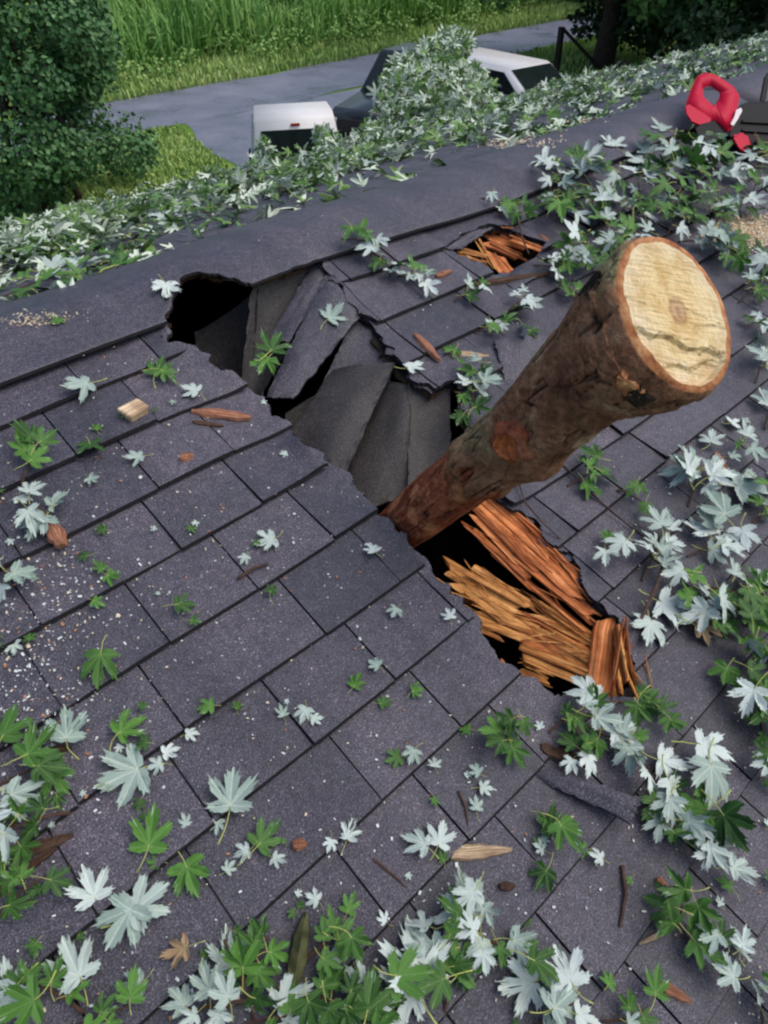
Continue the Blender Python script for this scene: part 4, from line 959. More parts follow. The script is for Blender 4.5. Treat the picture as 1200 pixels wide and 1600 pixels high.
twig([(805,350,0.004),(812,385,0.012),(822,408,0.004)], 0.004, 'reddish twig standing beside the upper splinter hole')
mb = MB()
for i in range(1900):
    c_ = rng.random()
    if c_ < 0.30: px, py = rng.normal(80, 70), rng.normal(1000, 110)
    elif c_ < 0.42: px, py = rng.normal(420, 160), rng.normal(830, 160)
    else: px, py = rng.uniform(-20, 1220), rng.uniform(300, 1600)
    x, s = near(px, py)
    if s > -0.02 or in_hole(x, s) or py < 300 or not (-0.8 < x < 4): continue
    if rng.random() < 0.12: pass
    L = abs(rng.normal())*0.0011+0.0008; W = L*rng.uniform(0.3, 0.8); a = rng.uniform(0, 6.3); p = S(x, s, top_h(x, s)+0.0035)
    d = XA*math.cos(a)+uN*math.sin(a)+nN*rng.normal()*0.3; e = np.cross(nN, d)
    mb.box(p, d*L, e*W, nN*W*0.4, 0 if rng.random() < 0.62 else (1 if rng.random() < 0.6 else 2))
M_SAW = plain('sawdust', (0.70, 0.60, 0.44), 0.9, 0.2, 80); M_SAWW = plain('pale_flake', (0.68, 0.72, 0.70), 0.8, 0.1, 50); M_SAWO = plain('orange_flake', (0.42, 0.20, 0.10), 0.9, 0.3, 50)
o = mb.build('sawdust', [M_SAWW, M_SAW, M_SAWO]); tag(o, 'pale sawdust flakes scattered over the near shingles', 'sawdust', kind='stuff')
# drifts of sawdust by the cuts
def saw_patch(px, py, rx, ry, n, fn, P3, topf, label, seed):
    rg = np.random.default_rng(seed); mb = MB()
    for i in range(n):
        qx, qy = px+rg.normal()*rx, py+rg.normal()*ry; x, s = fn(qx, qy); L = rg.uniform(0.002, 0.007)*(0.5 if seed == 3 else 1); a = rg.uniform(0, 6.3)
        p = P3(x, s, topf(x, s)+0.003+abs(rg.normal())*0.006); d = np.array([math.cos(a), math.sin(a), rg.normal()*0.4]); e = np.cross([0, 0, 1.0], d)
        mb.box(p, d*L, e*L*0.5, np.array([0, 0, 1])*L*0.3, 0 if rg.random() < 0.8 else 1)
    tag(mb.build('sawdust', [M_SAW, M_CHIP]), label, 'sawdust', kind='stuff')
saw_patch(1165, 370, 26, 11, 2600, near, S, top_h, 'heap of fresh sawdust between leaf drift and chainsaw', 1)
ftop = lambda x, s: 0.012+0.012*(s < 0.2)
saw_patch(810, 232, 26, 5, 500, far, SF, ftop, 'streak of sawdust just over the ridge', 2)
saw_patch(905, 198, 18, 3, 260, far, SF, ftop, 'small sawdust streak over the ridge near the chainsaw', 4)
saw_patch(80, 514, 34, 7, 340, near, S, lambda x, s: 0.02, 'tan sawdust streak on the left part of the ridge cap', 3)

# ------------------------------------------------------------------ leaves heaped on the far slope
def low_leaves(count, placer, name, label, seed, size=(0.045, 0.095), pale_p=0.5, parent=None, kind='stuff', cat='leaves', variants=10):
    rg = np.random.default_rng(seed); protos = []
    for i in range(variants):
        V, UV, Fc = leaf_geo(rg, 1.1, low=True); Fc = orient_up(V, Fc); protos.append((np.array(V, float), Fc))
    VV, FF, MM, SS = [], [], [], []; o = 0
    for i in range(count):
        r_ = placer(rg)
        if r_ is None: continue
        p, nrm = r_; nrm = nrm/np.linalg.norm(nrm); V, Fc = protos[int(rg.integers(variants))]
        t = rg.normal(size=3); t -= nrm*(t @ nrm); t /= np.linalg.norm(t); b = np.cross(nrm, t)
        W = p+(V*rg.uniform(*size)) @ np.array([b, t, nrm]); n = len(V); sh = rg.uniform(-0.35, 0.45)
        up = 1 if rg.random() < pale_p else 0
        VV.append(W); VV.append(W-nrm*0.002); FF += [tuple(j+o for j in f) for f in Fc]+[tuple(j+o+n for j in f[::-1]) for f in Fc]
        MM += [up]*len(Fc)+[1-up]*len(Fc); SS += [sh]*(2*n); o += 2*n
    V = np.concatenate(VV); ob = mesh_obj(name, V, FF, [M_LTOP_F, M_LUND_F], parent, MM)
    a = ob.data.attributes.new('shade', 'FLOAT', 'POINT'); a.data.foreach_set('value', np.array(SS, np.float32))
    if parent is None or kind: tag(ob, label if parent is None else None, cat if parent is None else None, kind=kind)
    return ob
M_LTOP_F = leaf_mat('leaf_upper_side_far', (0.06, 0.16, 0.03), (0.27, 0.46, 0.09), (0.1, 0.2, 0.06), 0.4, 0.4)
M_LUND_F = leaf_mat('leaf_silver_underside_far', (0.46, 0.55, 0.38), (0.80, 0.87, 0.68), (0.6, 0.7, 0.6), 0.65, 0.2)
def far_place(rg):
    x = rg.uniform(-1.5, 1)**1*1.0+rg.exponential(4.2); s = rg.uniform(0.12, SL+0.05)
    dens = 0.10+0.90*min(max((s-0.45+0.25*math.sin(x*2.3))/0.9, 0), 1)
    if x > 3.0: dens = max(dens, 0.75*min(max((s-0.15)/0.3, 0), 1))
    dens *= 0.12+1.2*max(0, min(1, mnoise.noise((x*1.3, s*1.6, 2.0))*1.6+0.45))
    if rg.random() > dens or x > X1: return None
    h = 0.012+abs(rg.normal())*0.05*min(1, max(0.1, s-0.3))
    return SF(x, s, h), nF+rg.normal(size=3)*0.42
low_leaves(10500, far_place, 'fallen_leaves', 'pale and green maple leaves heaped over the far roof slope', 21, pale_p=0.46)
# some whole twigs on the far side of the ridge
def far_sprig(px, py, n, size, pale_p, label, group=None):
    x, s = far(px, py); root = empty('leaf_sprig', SF(x, s, 0.012), label, 'leafy twig', group); a = rng.uniform(0, 6.3)
    mb = MB(); mb.tube([SF(x+math.cos(a)*0.14*q, s+math.sin(a)*0.14*q, 0.02+0.01*(1-q*q)) for q in (-1, -0.3, 0.4, 1)], 0.003, 5); mb.build('twig', M_TWIG, root)
    for j in range(n):
        q = rng.uniform(-1, 1); o = link(bpy.data.objects.new('leaf', LEAFS[0])); pale = rng.random() < pale_p; o.data = (LEAFP if pale else LEAFS)[int(rng.integers(24))]
        b = rng.uniform(0, 6.3); Y = Vector(XA*math.cos(b)+uF*math.sin(b)); Z = Vector(nF)*(-1 if pale else 1); Rm = Matrix.Rotation(rng.normal()*0.4, 3, Vector(rng.normal(size=3)).normalized())
        Y = Rm @ Y; Z = Rm @ Z; Xv = Y.cross(Z); p = SF(x+math.cos(a)*0.14*q+math.cos(b)*0.05, s+math.sin(a)*0.14*q+math.sin(b)*0.05, 0.022+0.04*rng.random()); sz = size*rng.uniform(0.7, 1.2)
        o.parent = root; o.matrix_basis = root.matrix_basis.inverted() @ Matrix.Translation(Vector(p)) @ Matrix((Xv, Y, Z)).transposed().to_4x4() @ Matrix.Scale(sz, 4)
FS = [(30,420),(60,455),(120,460),(130,400),(180,405),(160,430),(90,390),(215,370),(260,350),(300,345),(20,390),(330,320),(370,310),(420,300),(150,350),(470,270),(530,280),(450,310)]
for i, (px, py) in enumerate(FS):
    far_sprig(px, py, 6, 0.085, 0.5, 'leafy twig among the leaves on the far slope, '+('left of' if px < 250 else 'behind')+' the torn ridge cap', 'leafy twigs on the far slope, '+('left' if px < 250 else 'middle'))
# ------------------------------------------------------------------ ground, road, yard
M_GRASS, t, b = mat('grass_ground', 0.95, 0.1); c = coord(t)
f1 = tex_noise(t, c, 0.6, 6, 0.65); f2 = tex_noise(t, c, 9, 5, 0.7)
col = mix(t, ramp(t, f1, [(0.3, (0.06, 0.14, 0.022)), (0.55, (0.15, 0.27, 0.04)), (0.75, (0.22, 0.30, 0.07))]), ramp(t, f2, [(0.3, (0.55, 0.6, 0.5)), (0.7, (1.2, 1.2, 1.1))]), 1.0, 'MULTIPLY')
t.links.new(col, b.inputs['Base Color'])
M_ROAD, t, b = mat('wet_asphalt', 0.45, 0.4); c = coord(t)
f1 = tex_noise(t, c, 0.5, 5, 0.6); f2 = tex_noise(t, c, 30, 4, 0.7); f3 = tex_noise(t, mapping(t, c, (0.25, 1.3, 1)), 0.8, 4, 0.6)
col = mix(t, ramp(t, f1, [(0.3, (0.135, 0.145, 0.195)), (0.7, (0.245, 0.26, 0.32))]), ramp(t, f2, [(0.3, (0.7, 0.7, 0.72)), (0.7, (1.2, 1.2, 1.2))]), 1.0, 'MULTIPLY')
col = mix(t, col, (0.09, 0.12, 0.05), ramp(t, f3, [(0.66, (0, 0, 0)), (0.76, (0.7, 0.7, 0.7))]))
t.links.new(col, b.inputs['Base Color']); t.links.new(ramp(t, f1, [(0.38, (0.14,)*3), (0.55, (0.6,)*3)]), b.inputs['Roughness']); bump(t, b, f2, 0.4, 0.02)
def sheet_xy(name, pts, z, m, kind='structure'):
    o = mesh_obj(name, [(x, y, z) for x, y in pts], [tuple(range(len(pts)))], m); return tag(o, kind=kind)
sheet_xy('ground', [(-400, -400), (600, -400), (600, 600), (-400, 600)], 0.0, M_GRASS)
wv = lambda x, a, p: a*math.sin(x*0.7+p)+a*0.6*math.sin(x*1.9+p*2)
far_e = [(x, 20.7+wv(x, 0.18, 0.4)) for x in np.arange(-60, 120.1, 0.8)]; near_e = [(x, 16.9+wv(x, 0.12, 2.0)) for x in np.arange(-60, 120.1, 0.8)]
sheet_xy('road', far_e[::-1]+near_e, 0.012, M_ROAD)
lot = [(8.9+wv(y, 0.15, 1.0)+0.25*(y-13), y) for y in np.arange(16.95, 4.8, -0.4)]+[(x, 4.9) for x in np.arange(9, 19.5, 0.8)]+[(19.6+wv(y, 0.15, 3.0)+0.35*(y-12), y) for y in np.arange(5.0, 17.0, 0.4)]
sheet_xy('parking_lot', lot, 0.008, M_ROAD)

# ------------------------------------------------------------------ grass and the tall field beyond the road
def blade_mat(name, c1, c2, c3):
    m, t, b = mat(name, 0.6, 0.25); t.links.new(ramp(t, attr(t, 'shade'), [(0.0, c1), (0.5, c2), (1.0, c3)]), b.inputs['Base Color']); return m
M_BL = blade_mat('grass_blades', (0.17, 0.31, 0.07), (0.37, 0.52, 0.15), (0.58, 0.65, 0.28))
M_TALL = blade_mat('tall_grass_blades', (0.08, 0.22, 0.05), (0.22, 0.43, 0.10), (0.42, 0.60, 0.19))
def blades(name, n, place, hgt, wid, m, label, seed, bendk=0.35):
    rg = np.random.default_rng(seed); P = np.array([place(rg) for _ in range(n)]); n = len(P)
    h = rg.uniform(*hgt, size=n)*(P[:, 2] if P.shape[1] > 2 else 1); w_ = rg.uniform(*wid, size=n); a = rg.uniform(0, 2*math.pi, n); be = np.abs(rg.normal(size=n))*bendk*h
    dx, dy = np.cos(a), np.sin(a); px_, py_ = -np.sin(a), np.cos(a)
    V = np.zeros((n, 7, 3)); x, y = P[:, 0], P[:, 1]
    for k, (q, ww) in enumerate(((0, 0.8), (0.4, 1.0), (0.75, 0.7))):
        cx_, cy_, cz = x+dx*be*q*q, y+dy*be*q*q, h*q*(1-0.12*q*be/np.maximum(h, 0.01))
        V[:, 2*k] = np.stack([cx_-px_*w_*ww, cy_-py_*w_*ww, cz], 1); V[:, 2*k+1] = np.stack([cx_+px_*w_*ww, cy_+py_*w_*ww, cz], 1)
    V[:, 6] = np.stack([x+dx*be, y+dy*be, h*(1-0.3*be/np.maximum(h, 0.01))], 1)
    base = (np.arange(n)*7)[:, None]; F_ = []
    q1 = (base+np.array([0, 1, 3, 2])).tolist(); q2 = (base+np.array([2, 3, 5, 4])).tolist(); t1 = (base+np.array([4, 5, 6])).tolist()
    me = bpy.data.meshes.new(name); me.from_pydata(V.reshape(-1, 3).tolist(), [], q1+q2+t1); me.materials.append(m)
    sh = np.clip(rg.normal(0.45, 0.2, n)+np.array([0.30*mnoise.noise((p[0]*0.25, p[1]*0.5, seed)) for p in P]), 0, 1)
    at_ = me.attributes.new('shade', 'FLOAT', 'POINT'); at_.data.foreach_set('value', np.repeat(sh, 7).astype(np.float32)); me.update()
    return tag(link(bpy.data.objects.new(name, me)), label, 'grass', kind='stuff')
def vis_x(rg, y): # the stretch of the verge the photo can see
    a, b = gnd(0, 0, 0), None
    return rg.uniform(6, 8+1.75*y)
def verge(rg): y = 20.6+abs(rg.normal())*1.6; return (rg.uniform(7, 52), y, 0.6+0.25*(y-20.6))
blades('grass_verge', 36000, verge, (0.12, 0.50), (0.012, 0.035), M_BL, 'bright green grass verge along the far side of the road', 31)
def tallp(rg): y = 23.3+rg.uniform(0, 1)**1.4*16+0.5*math.sin(rg.uniform(0, 6)); x = rg.uniform(8, 70); return (x, y+0.7*mnoise.noise((x*0.3, 0, 5)), 1.0+0.35*mnoise.noise((x*0.35, y*0.3, 1.0))+0.03*(y-23))
blades('tall_grass', 70000, tallp, (0.7, 2.2), (0.015, 0.045), M_TALL, 'tall green field growth standing beyond the grass verge', 32, 0.55)
def yard(rg):
    while True:
        x, y = rg.uniform(3.5, 11), rg.uniform(6, 16.8)
        if x < 8.7+0.25*(y-13): return (x, y, 1)
blades('yard_grass', 24000, yard, (0.05, 0.16), (0.012, 0.03), M_BL, 'light green lawn beside the dark bush', 33)
def yard2(rg):
    while True:
        x, y = rg.uniform(19.5, 46), rg.uniform(8, 16.8)
        if x > 19.9+0.35*(y-12): return (x, y, 1)
blades('yard_grass', 16000, yard2, (0.06, 0.25), (0.02, 0.04), M_BL, 'grass round the timber post and the shade tree', 34)

# ------------------------------------------------------------------ trees and bushes
def crown_mat(name, c1, c2, c3):
    m, t, b = mat(name, 0.55, 0.25); t.links.new(ramp(t, attr(t, 'shade'), [(0.0, c1), (0.5, c2), (1.0, c3)]), b.inputs['Base Color']); return m
M_BUSH = crown_mat('bush_leaves', (0.022, 0.075, 0.028), (0.08, 0.19, 0.065), (0.22, 0.38, 0.16))
M_TREE = crown_mat('tree_leaves', (0.028, 0.085, 0.022), (0.08, 0.19, 0.042), (0.19, 0.33, 0.085))
M_TRUNK = plain('trunk_bark', (0.055, 0.040, 0.030), 0.9, 0.4, 12)
def crown(name, clumps, per, size, m, parent, seed, spread=0.33):
    rg = np.random.default_rng(seed); Vs, sh = [], []
    for (cx, cy, cz, r_) in clumps:
        k = int(per*r_*r_); d = rg.normal(size=(k, 3)); d /= np.linalg.norm(d, axis=1)[:, None]
        rad = r_*(0.35+0.65*rg.random(k)**0.5)*(1+spread*np.array([mnoise.noise((v[0]*2+cx, v[1]*2+cy, v[2]*2+cz)) for v in d]))
        p = np.array([cx, cy, cz])+d*rad[:, None]*np.array([1, 1, 0.8])
        nrm = d*0.7+rg.normal(size=(k, 3))*0.7+np.array([0, 0, 0.35]); nrm /= np.linalg.norm(nrm, axis=1)[:, None]
        t = rg.normal(size=(k, 3)); t -= nrm*(t*nrm).sum(1)[:, None]; t /= np.linalg.norm(t, axis=1)[:, None]; bb = np.cross(nrm, t)
        L = rg.uniform(0.6, 1.2, size=k)[:, None]*size; W = L*0.42
        Vs.append(np.stack([p-t*L*0.5, p+bb*W+nrm*L*0.06-t*L*0.05, p+t*L*0.5, p-bb*W+nrm*L*0.06-t*L*0.05], 1)); tone = rg.normal()*0.10
        sh.append(np.clip(0.45+tone+rg.normal(size=k)*0.2, 0, 1))
    V = np.concatenate(Vs); n = len(V); S_ = np.concatenate(sh); me = bpy.data.meshes.new(name)
    bi = (np.arange(n)*4)[:, None]; me.from_pydata(V.reshape(-1, 3).tolist(), [], (bi+np.array([0, 1, 2])).tolist()+(bi+np.array([0, 2, 3])).tolist()); me.materials.append(m)
    a = me.attributes.new('shade', 'FLOAT', 'POINT'); a.data.foreach_set('value', np.repeat(S_, 4).astype(np.float32)); me.update()
    o = link(bpy.data.objects.new(name, me))
    if parent is not None: adopt(o, parent)
    return o
def limbs(mb, base, top, r0_, r1_, targets, seed):
    rg = np.random.default_rng(seed); base, top = np.array(base, float), np.array(top, float)
    mb.tube([base+(top-base)*q+np.array([rg.normal()*0.05, rg.normal()*0.05, 0])*(0 < q < 1) for q in (0, 0.05, 0.3, 0.6, 1)], [r0_*1.4, r0_*1.05, r0_*0.9, (r0_+r1_)/2, r1_], 10)
    for tg in targets:
        q = rg.uniform(0.45, 1.0); a = base+(top-base)*q; tg = np.array(tg[:3]); mid_ = (a+tg)/2+np.array([rg.normal()*0.15, rg.normal()*0.15, 0.2])
        mb.tube([a, mid_, tg], [r1_*0.75, r1_*0.5, r1_*0.15], 6)
# big bush at the left
bc = gnd(80, 330); BUD = ray(85, 300); BUD = np.array([BUD[0], BUD[1]]); BUD /= np.linalg.norm(BUD); bx, by = CAM[:2]+BUD*15.6
bush = empty('bush', (bx, by, 0), 'large dense dark green bush at the left beyond the roof', 'bush')
rg = np.random.default_rng(5); cl = []
for i in range(70):
    a = rg.uniform(0, 6.3); r_ = 2.0*math.sqrt(rg.random()); z = rg.uniform(0.3, 5.6); k = 0.84+0.2*math.sin(1.05*z-0.5)
    cl.append((bx+math.cos(a)*r_*k, by+math.sin(a)*r_*k, z, rg.uniform(0.35, 0.75)))
crown('foliage', cl, 1500, 0.105, M_BUSH, bush, 51)
mb = MB()
for i in range(5): limbs(mb, (bx+rg.normal()*0.3, by+rg.normal()*0.3, 0), (bx+rg.normal()*0.7, by+rg.normal()*0.7, 3.2), 0.07, 0.04, cl[i*6:i*6+5], 60+i)
mb.build('trunk', M_TRUNK, bush)
# shade tree at the right with its low hanging crown
tp = gnd(938, 108); tree = empty('tree', (tp[0], tp[1], 0), 'shade tree with thick dark trunk behind the timber post', 'tree')
cl = []; rg = np.random.default_rng(6)
for i in range(75):
    a = rg.uniform(0, 6.3); r_ = 5.0*math.sqrt(rg.random()); z = 3.5+rg.uniform(0, 4.5)
    if r_ > 2.4 and rg.random() < 0.65: z = rg.uniform(2.2, 3.6)
    cl.append((tp[0]+math.cos(a)*r_, tp[1]+math.sin(a)*r_, z, rg.uniform(0.7, 1.2)))
crown('crown', cl, 520, 0.21, M_TREE, tree, 52)
mb = MB(); limbs(mb, (tp[0], tp[1], 0), (tp[0]+0.3, tp[1]+0.1, 4.6), 0.36, 0.2, cl[:14], 70); mb.build('trunk', M_TRUNK, tree, True)
# darker trees and brush further along
def small_tree(px, py, dist, hz, rad, label, seed, n=24, dark=M_TREE, low=1.2):
    d = ray(px, py); d = np.array([d[0], d[1]]); d /= np.linalg.norm(d); x, y = CAM[:2]+d*dist
    root = empty('tree', (x, y, 0), label, 'tree'); rg = np.random.default_rng(seed); cl = []
    for i in range(n):
        a = rg.uniform(0, 6.3); r_ = rad*math.sqrt(rg.random()); z = rg.uniform(low, hz); cl.append((x+math.cos(a)*r_, y+math.sin(a)*r_, z, rad*rg.uniform(0.25, 0.45)))
    crown('crown', cl, 420, 0.2, dark, root, seed+1); mb = MB(); limbs(mb, (x, y, 0), (x+rg.normal()*0.3, y+rg.normal()*0.3, hz*0.6), 0.2, 0.09, cl[:7], seed+2); mb.build('trunk', M_TRUNK, root, True); return root
M_DARK = crown_mat('dark_tree_leaves', (0.008, 0.024, 0.009), (0.020, 0.055, 0.018), (0.05, 0.105, 0.035))
small_tree(1030, 60, 30, 7, 2.8, 'dark leafy tree right of the thick trunk', 81, 26, M_DARK, 0.8)
small_tree(1120, 60, 27, 7, 2.8, 'dark bushy tree above the chainsaw', 84, 26, M_DARK, 0.5)
small_tree(1215, 50, 24, 7, 3.0, 'dark tree cut by the right edge of the frame', 87, 28, M_DARK, 0.5)
small_tree(1010, 20, 44, 8, 3.6, 'distant dark tree across the road at right', 90, 26, M_DARK, 1.0)
small_tree(1120, 30, 42, 8, 4.0, 'distant dark tree across the road behind the chainsaw', 93, 30, M_DARK, 0.6)
small_tree(1210, 10, 38, 8, 4.0, 'distant dark tree across the road near the right corner', 96, 30, M_DARK, 0.6)
# weeds: leafy growth mixed through the verge and the field
def weeds():
    rg = np.random.default_rng(77); cl = []
    for i in range(300):
        x = rg.uniform(9, 60); y = 21.6+abs(rg.normal())*2.6+0.06*(x-9)*rg.random(); cl.append((x, y, 0.25+0.45*rg.random()*(1+0.25*(y-21.6)), rg.uniform(0.25, 0.6)))
    for i in range(150): cl.append((rg.uniform(14, 64), rg.uniform(25, 34), rg.uniform(1.0, 2.0), rg.uniform(0.3, 0.7)))
    o = crown('weeds', cl, 520, 0.13, M_WEED, None, 78, 0.5); tag(o, 'leafy weeds mixed through the growth beyond the road', 'weeds', kind='stuff')
M_WEED = crown_mat('weed_leaves', (0.10, 0.23, 0.05), (0.24, 0.42, 0.10), (0.46, 0.60, 0.22)); weeds()
# loose shrub in the tall growth beyond the road
def shrub(px, py, hz, rad, label, seed, m=M_TREE):
    p = gnd(px, py); root = empty('shrub', (p[0], p[1], 0), label, 'shrub'); rg = np.random.default_rng(seed); cl = []
    for i in range(9): a = rg.uniform(0, 6.3); r_ = rad*math.sqrt(rg.random()); cl.append((p[0]+math.cos(a)*r_, p[1]+math.sin(a)*r_, rg.uniform(0.3, hz), rad*rg.uniform(0.35, 0.55)))
    crown('foliage', cl, 500, 0.16, m, root, seed+1); mb = MB(); limbs(mb, (p[0], p[1], 0), (p[0], p[1], hz*0.7), 0.04, 0.02, cl[:5], seed+2); mb.build('stem', M_TRUNK, root)
M_LT = crown_mat('light_shrub_leaves', (0.06, 0.12, 0.03), (0.13, 0.22, 0.05), (0.24, 0.33, 0.11))
shrub(265, 70, 1.7, 1.0, 'light green shrub in the tall growth right of the dark bush', 101, M_LT); shrub(455, 62, 1.6, 0.9, 'mid green shrub in the tall growth above the white pickup truck', 104); shrub(400, 30, 2.2, 1.0, 'yellowish green shrub standing in the tall field growth', 107, M_LT)
shrub(225, 105, 1.0, 0.6, 'pale green shrub on the road verge beside the dark bush', 110, M_LT)

# ------------------------------------------------------------------ timber post with a brace
M_POST = plain('dark_timber', (0.040, 0.030, 0.024), 0.85, 0.4, 10)
pp = gnd(868, 117); q = gnd(930, 101); pr_ = empty('timber_post', pp, 'dark timber post with a slanting brace on the grass', 'post')
hp = 1.28; dirb = np.array([q[0]-pp[0], q[1]-pp[1], 0]); dirb = rv*np.array([1, 1, 0]); dirb /= np.linalg.norm(dirb)
mb = MB(); mb.box(pp+np.array([0, 0, hp/2]), (0.075, 0, 0), (0, 0.075, 0), (0, 0, hp/2)); mb.build('post', M_POST, pr_)
mb = MB(); a_ = pp+np.array([0, 0, hp-0.06])+dirb*0.06; b_2 = pp+dirb*1.45+np.array([0, 0, 0.12]); mb.tube([a_, b_2], 0.055, 4); mb.build('brace', M_POST, pr_)
# ------------------------------------------------------------------ vehicles
def paint(name, col, rough=0.3): return plain(name, col, rough, 0.03, 3, 0.5)
M_WHITE = paint('white_paint', (0.74, 0.73, 0.72), 0.35); M_DKP = paint('dark_paint', (0.022, 0.026, 0.032), 0.25); M_REDP = paint('red_paint', (0.38, 0.022, 0.030), 0.4)
M_GLASS = plain('dark_glass', (0.012, 0.018, 0.018), 0.08, 0.1, 3, 0.5); M_TYRE = plain('tyre_rubber', (0.02, 0.02, 0.02), 0.9, 0.2, 20); M_RIM = plain('wheel_rim', (0.4, 0.4, 0.42), 0.4, 0.1, 8, 0.5, 0.8)
M_TRIM = plain('black_trim', (0.02, 0.02, 0.022), 0.6, 0.2, 20); M_TAIL = plain('red_lamp', (0.45, 0.02, 0.02), 0.25, 0.1, 8); M_HEAD = plain('head_lamp', (0.6, 0.62, 0.64), 0.15, 0.05, 8)
M_PLATE = plain('number_plate', (0.6, 0.6, 0.58), 0.5, 0.05, 8); M_BAR = plain('tail_bar', (0.30, 0.10, 0.06), 0.5, 0.2, 8)
def bevel_hull(name, sections, m, parent, M, bev=0.05):
    """a body from cross sections along its length: (x, half width, z low, z high, half width at the top)"""
    bm = bmesh.new(); rings = []
    for (x, hw, z0, z1, tw) in sections:
        rings.append([bm.verts.new((x, y, z)) for y, z in ((-hw*0.94, z0), (-hw, z0+(z1-z0)*0.35), (-tw, z1), (tw, z1), (hw, z0+(z1-z0)*0.35), (hw*0.94, z0))])
    for a, b in zip(rings, rings[1:]):
        for k in range(6): bm.faces.new((a[k], a[(k+1) % 6], b[(k+1) % 6], b[k]))
    bm.faces.new(rings[0][::-1]); bm.faces.new(rings[-1]); bmesh.ops.recalc_face_normals(bm, faces=bm.faces)
    bmesh.ops.bevel(bm, geom=[e for e in bm.edges if e.calc_face_angle(0) > 0.45], offset=bev, segments=3, affect='EDGES', clamp_overlap=True)
    bmesh.ops.transform(bm, matrix=M, verts=bm.verts); return bm_obj(name, bm, m, parent, True)
def quad_prism(name, pts, m, parent, M, th=0.012):
    """a pane: four corners, given a thickness"""
    P = [np.array(p, float) for p in pts]; n = np.cross(P[1]-P[0], P[3]-P[0]); n /= np.linalg.norm(n)
    V = [p+n*th for p in P]+[p-n*0.02 for p in P]; k = len(P)
    V = [tuple(M @ Vector(v)) for v in V]
    return mesh_obj(name, V, [tuple(range(k)), tuple(range(k, 2*k))[::-1]]+[(i, i+k, (i+1) % k+k, (i+1) % k) for i in range(k)], m, parent)
def wheel(x, y, r_, wd, parent, M):
    def lathe(name, prof_, m, par):
        V, Fc = [], []; n = 28
        for (rr_, yy) in prof_:
            V += [tuple(M @ Vector((x+rr_*math.cos(2*math.pi*k/n), y+yy, r_+rr_*math.sin(2*math.pi*k/n)))) for k in range(n)]
        for j in range(len(prof_)-1):
            Fc += [(j*n+k, j*n+(k+1) % n, (j+1)*n+(k+1) % n, (j+1)*n+k) for k in range(n)]
        return mesh_obj(name, V, Fc, m, par, smooth=True)
    w_ = wd/2; root = lathe('wheel', [(0.02, -w_*0.4), (r_*0.2, -w_*0.9), (r_*0.56, -w_*0.55), (r_*0.6, -w_*0.9), (r_*0.6, w_*0.9), (r_*0.56, w_*0.55), (r_*0.2, w_*0.9), (0.02, w_*0.4)], M_RIM, parent)
    lathe('tyre', [(r_*0.58, -w_*0.9), (r_*0.75, -w_), (r_*0.95, -w_*0.9), (r_, -w_*0.6), (r_, w_*0.6), (r_*0.95, w_*0.9), (r_*0.75, w_), (r_*0.58, w_*0.9)], M_TYRE, root)
def vehicle(name, label, cat, pos, heading, body, cabin, panes, m, wheels, extras=(), wr=0.36):
    M = Matrix.Translation(Vector(pos)) @ Matrix.Rotation(heading, 4, 'Z')
    root = empty(name, pos, label, cat); bevel_hull('body', body, m, root, M, 0.07)
    if cabin: bevel_hull('cabin', cabin, m, root, M, 0.06)
    for nm, pts, mm in panes: quad_prism(nm, pts, mm, root, M)
    for x, y in wheels: wheel(x, y, wr, 0.24, root, M)
    for nm, c_, hx, hy, hz, mm in extras:
        bm = bmesh.new(); bmesh.ops.create_cube(bm, size=2.0); bmesh.ops.scale(bm, vec=(hx, hy, hz), verts=bm.verts); bmesh.ops.bevel(bm, geom=bm.edges[:], offset=min(hx, hy, hz)*0.4, segments=2, affect='EDGES')
        bmesh.ops.translate(bm, vec=c_, verts=bm.verts); bmesh.ops.transform(bm, matrix=M, verts=bm.verts); bm_obj(nm, bm, mm, root)
    return root
def head_to_cam(p): return math.atan2(CAM[1]-p[1], CAM[0]-p[0])
def ground_at(px, dist):
    d = ray(px, 200); d = np.array([d[0], d[1]]); d /= np.linalg.norm(d); q_ = CAM[:2]+d*dist; return np.array([q_[0], q_[1], 0.0])
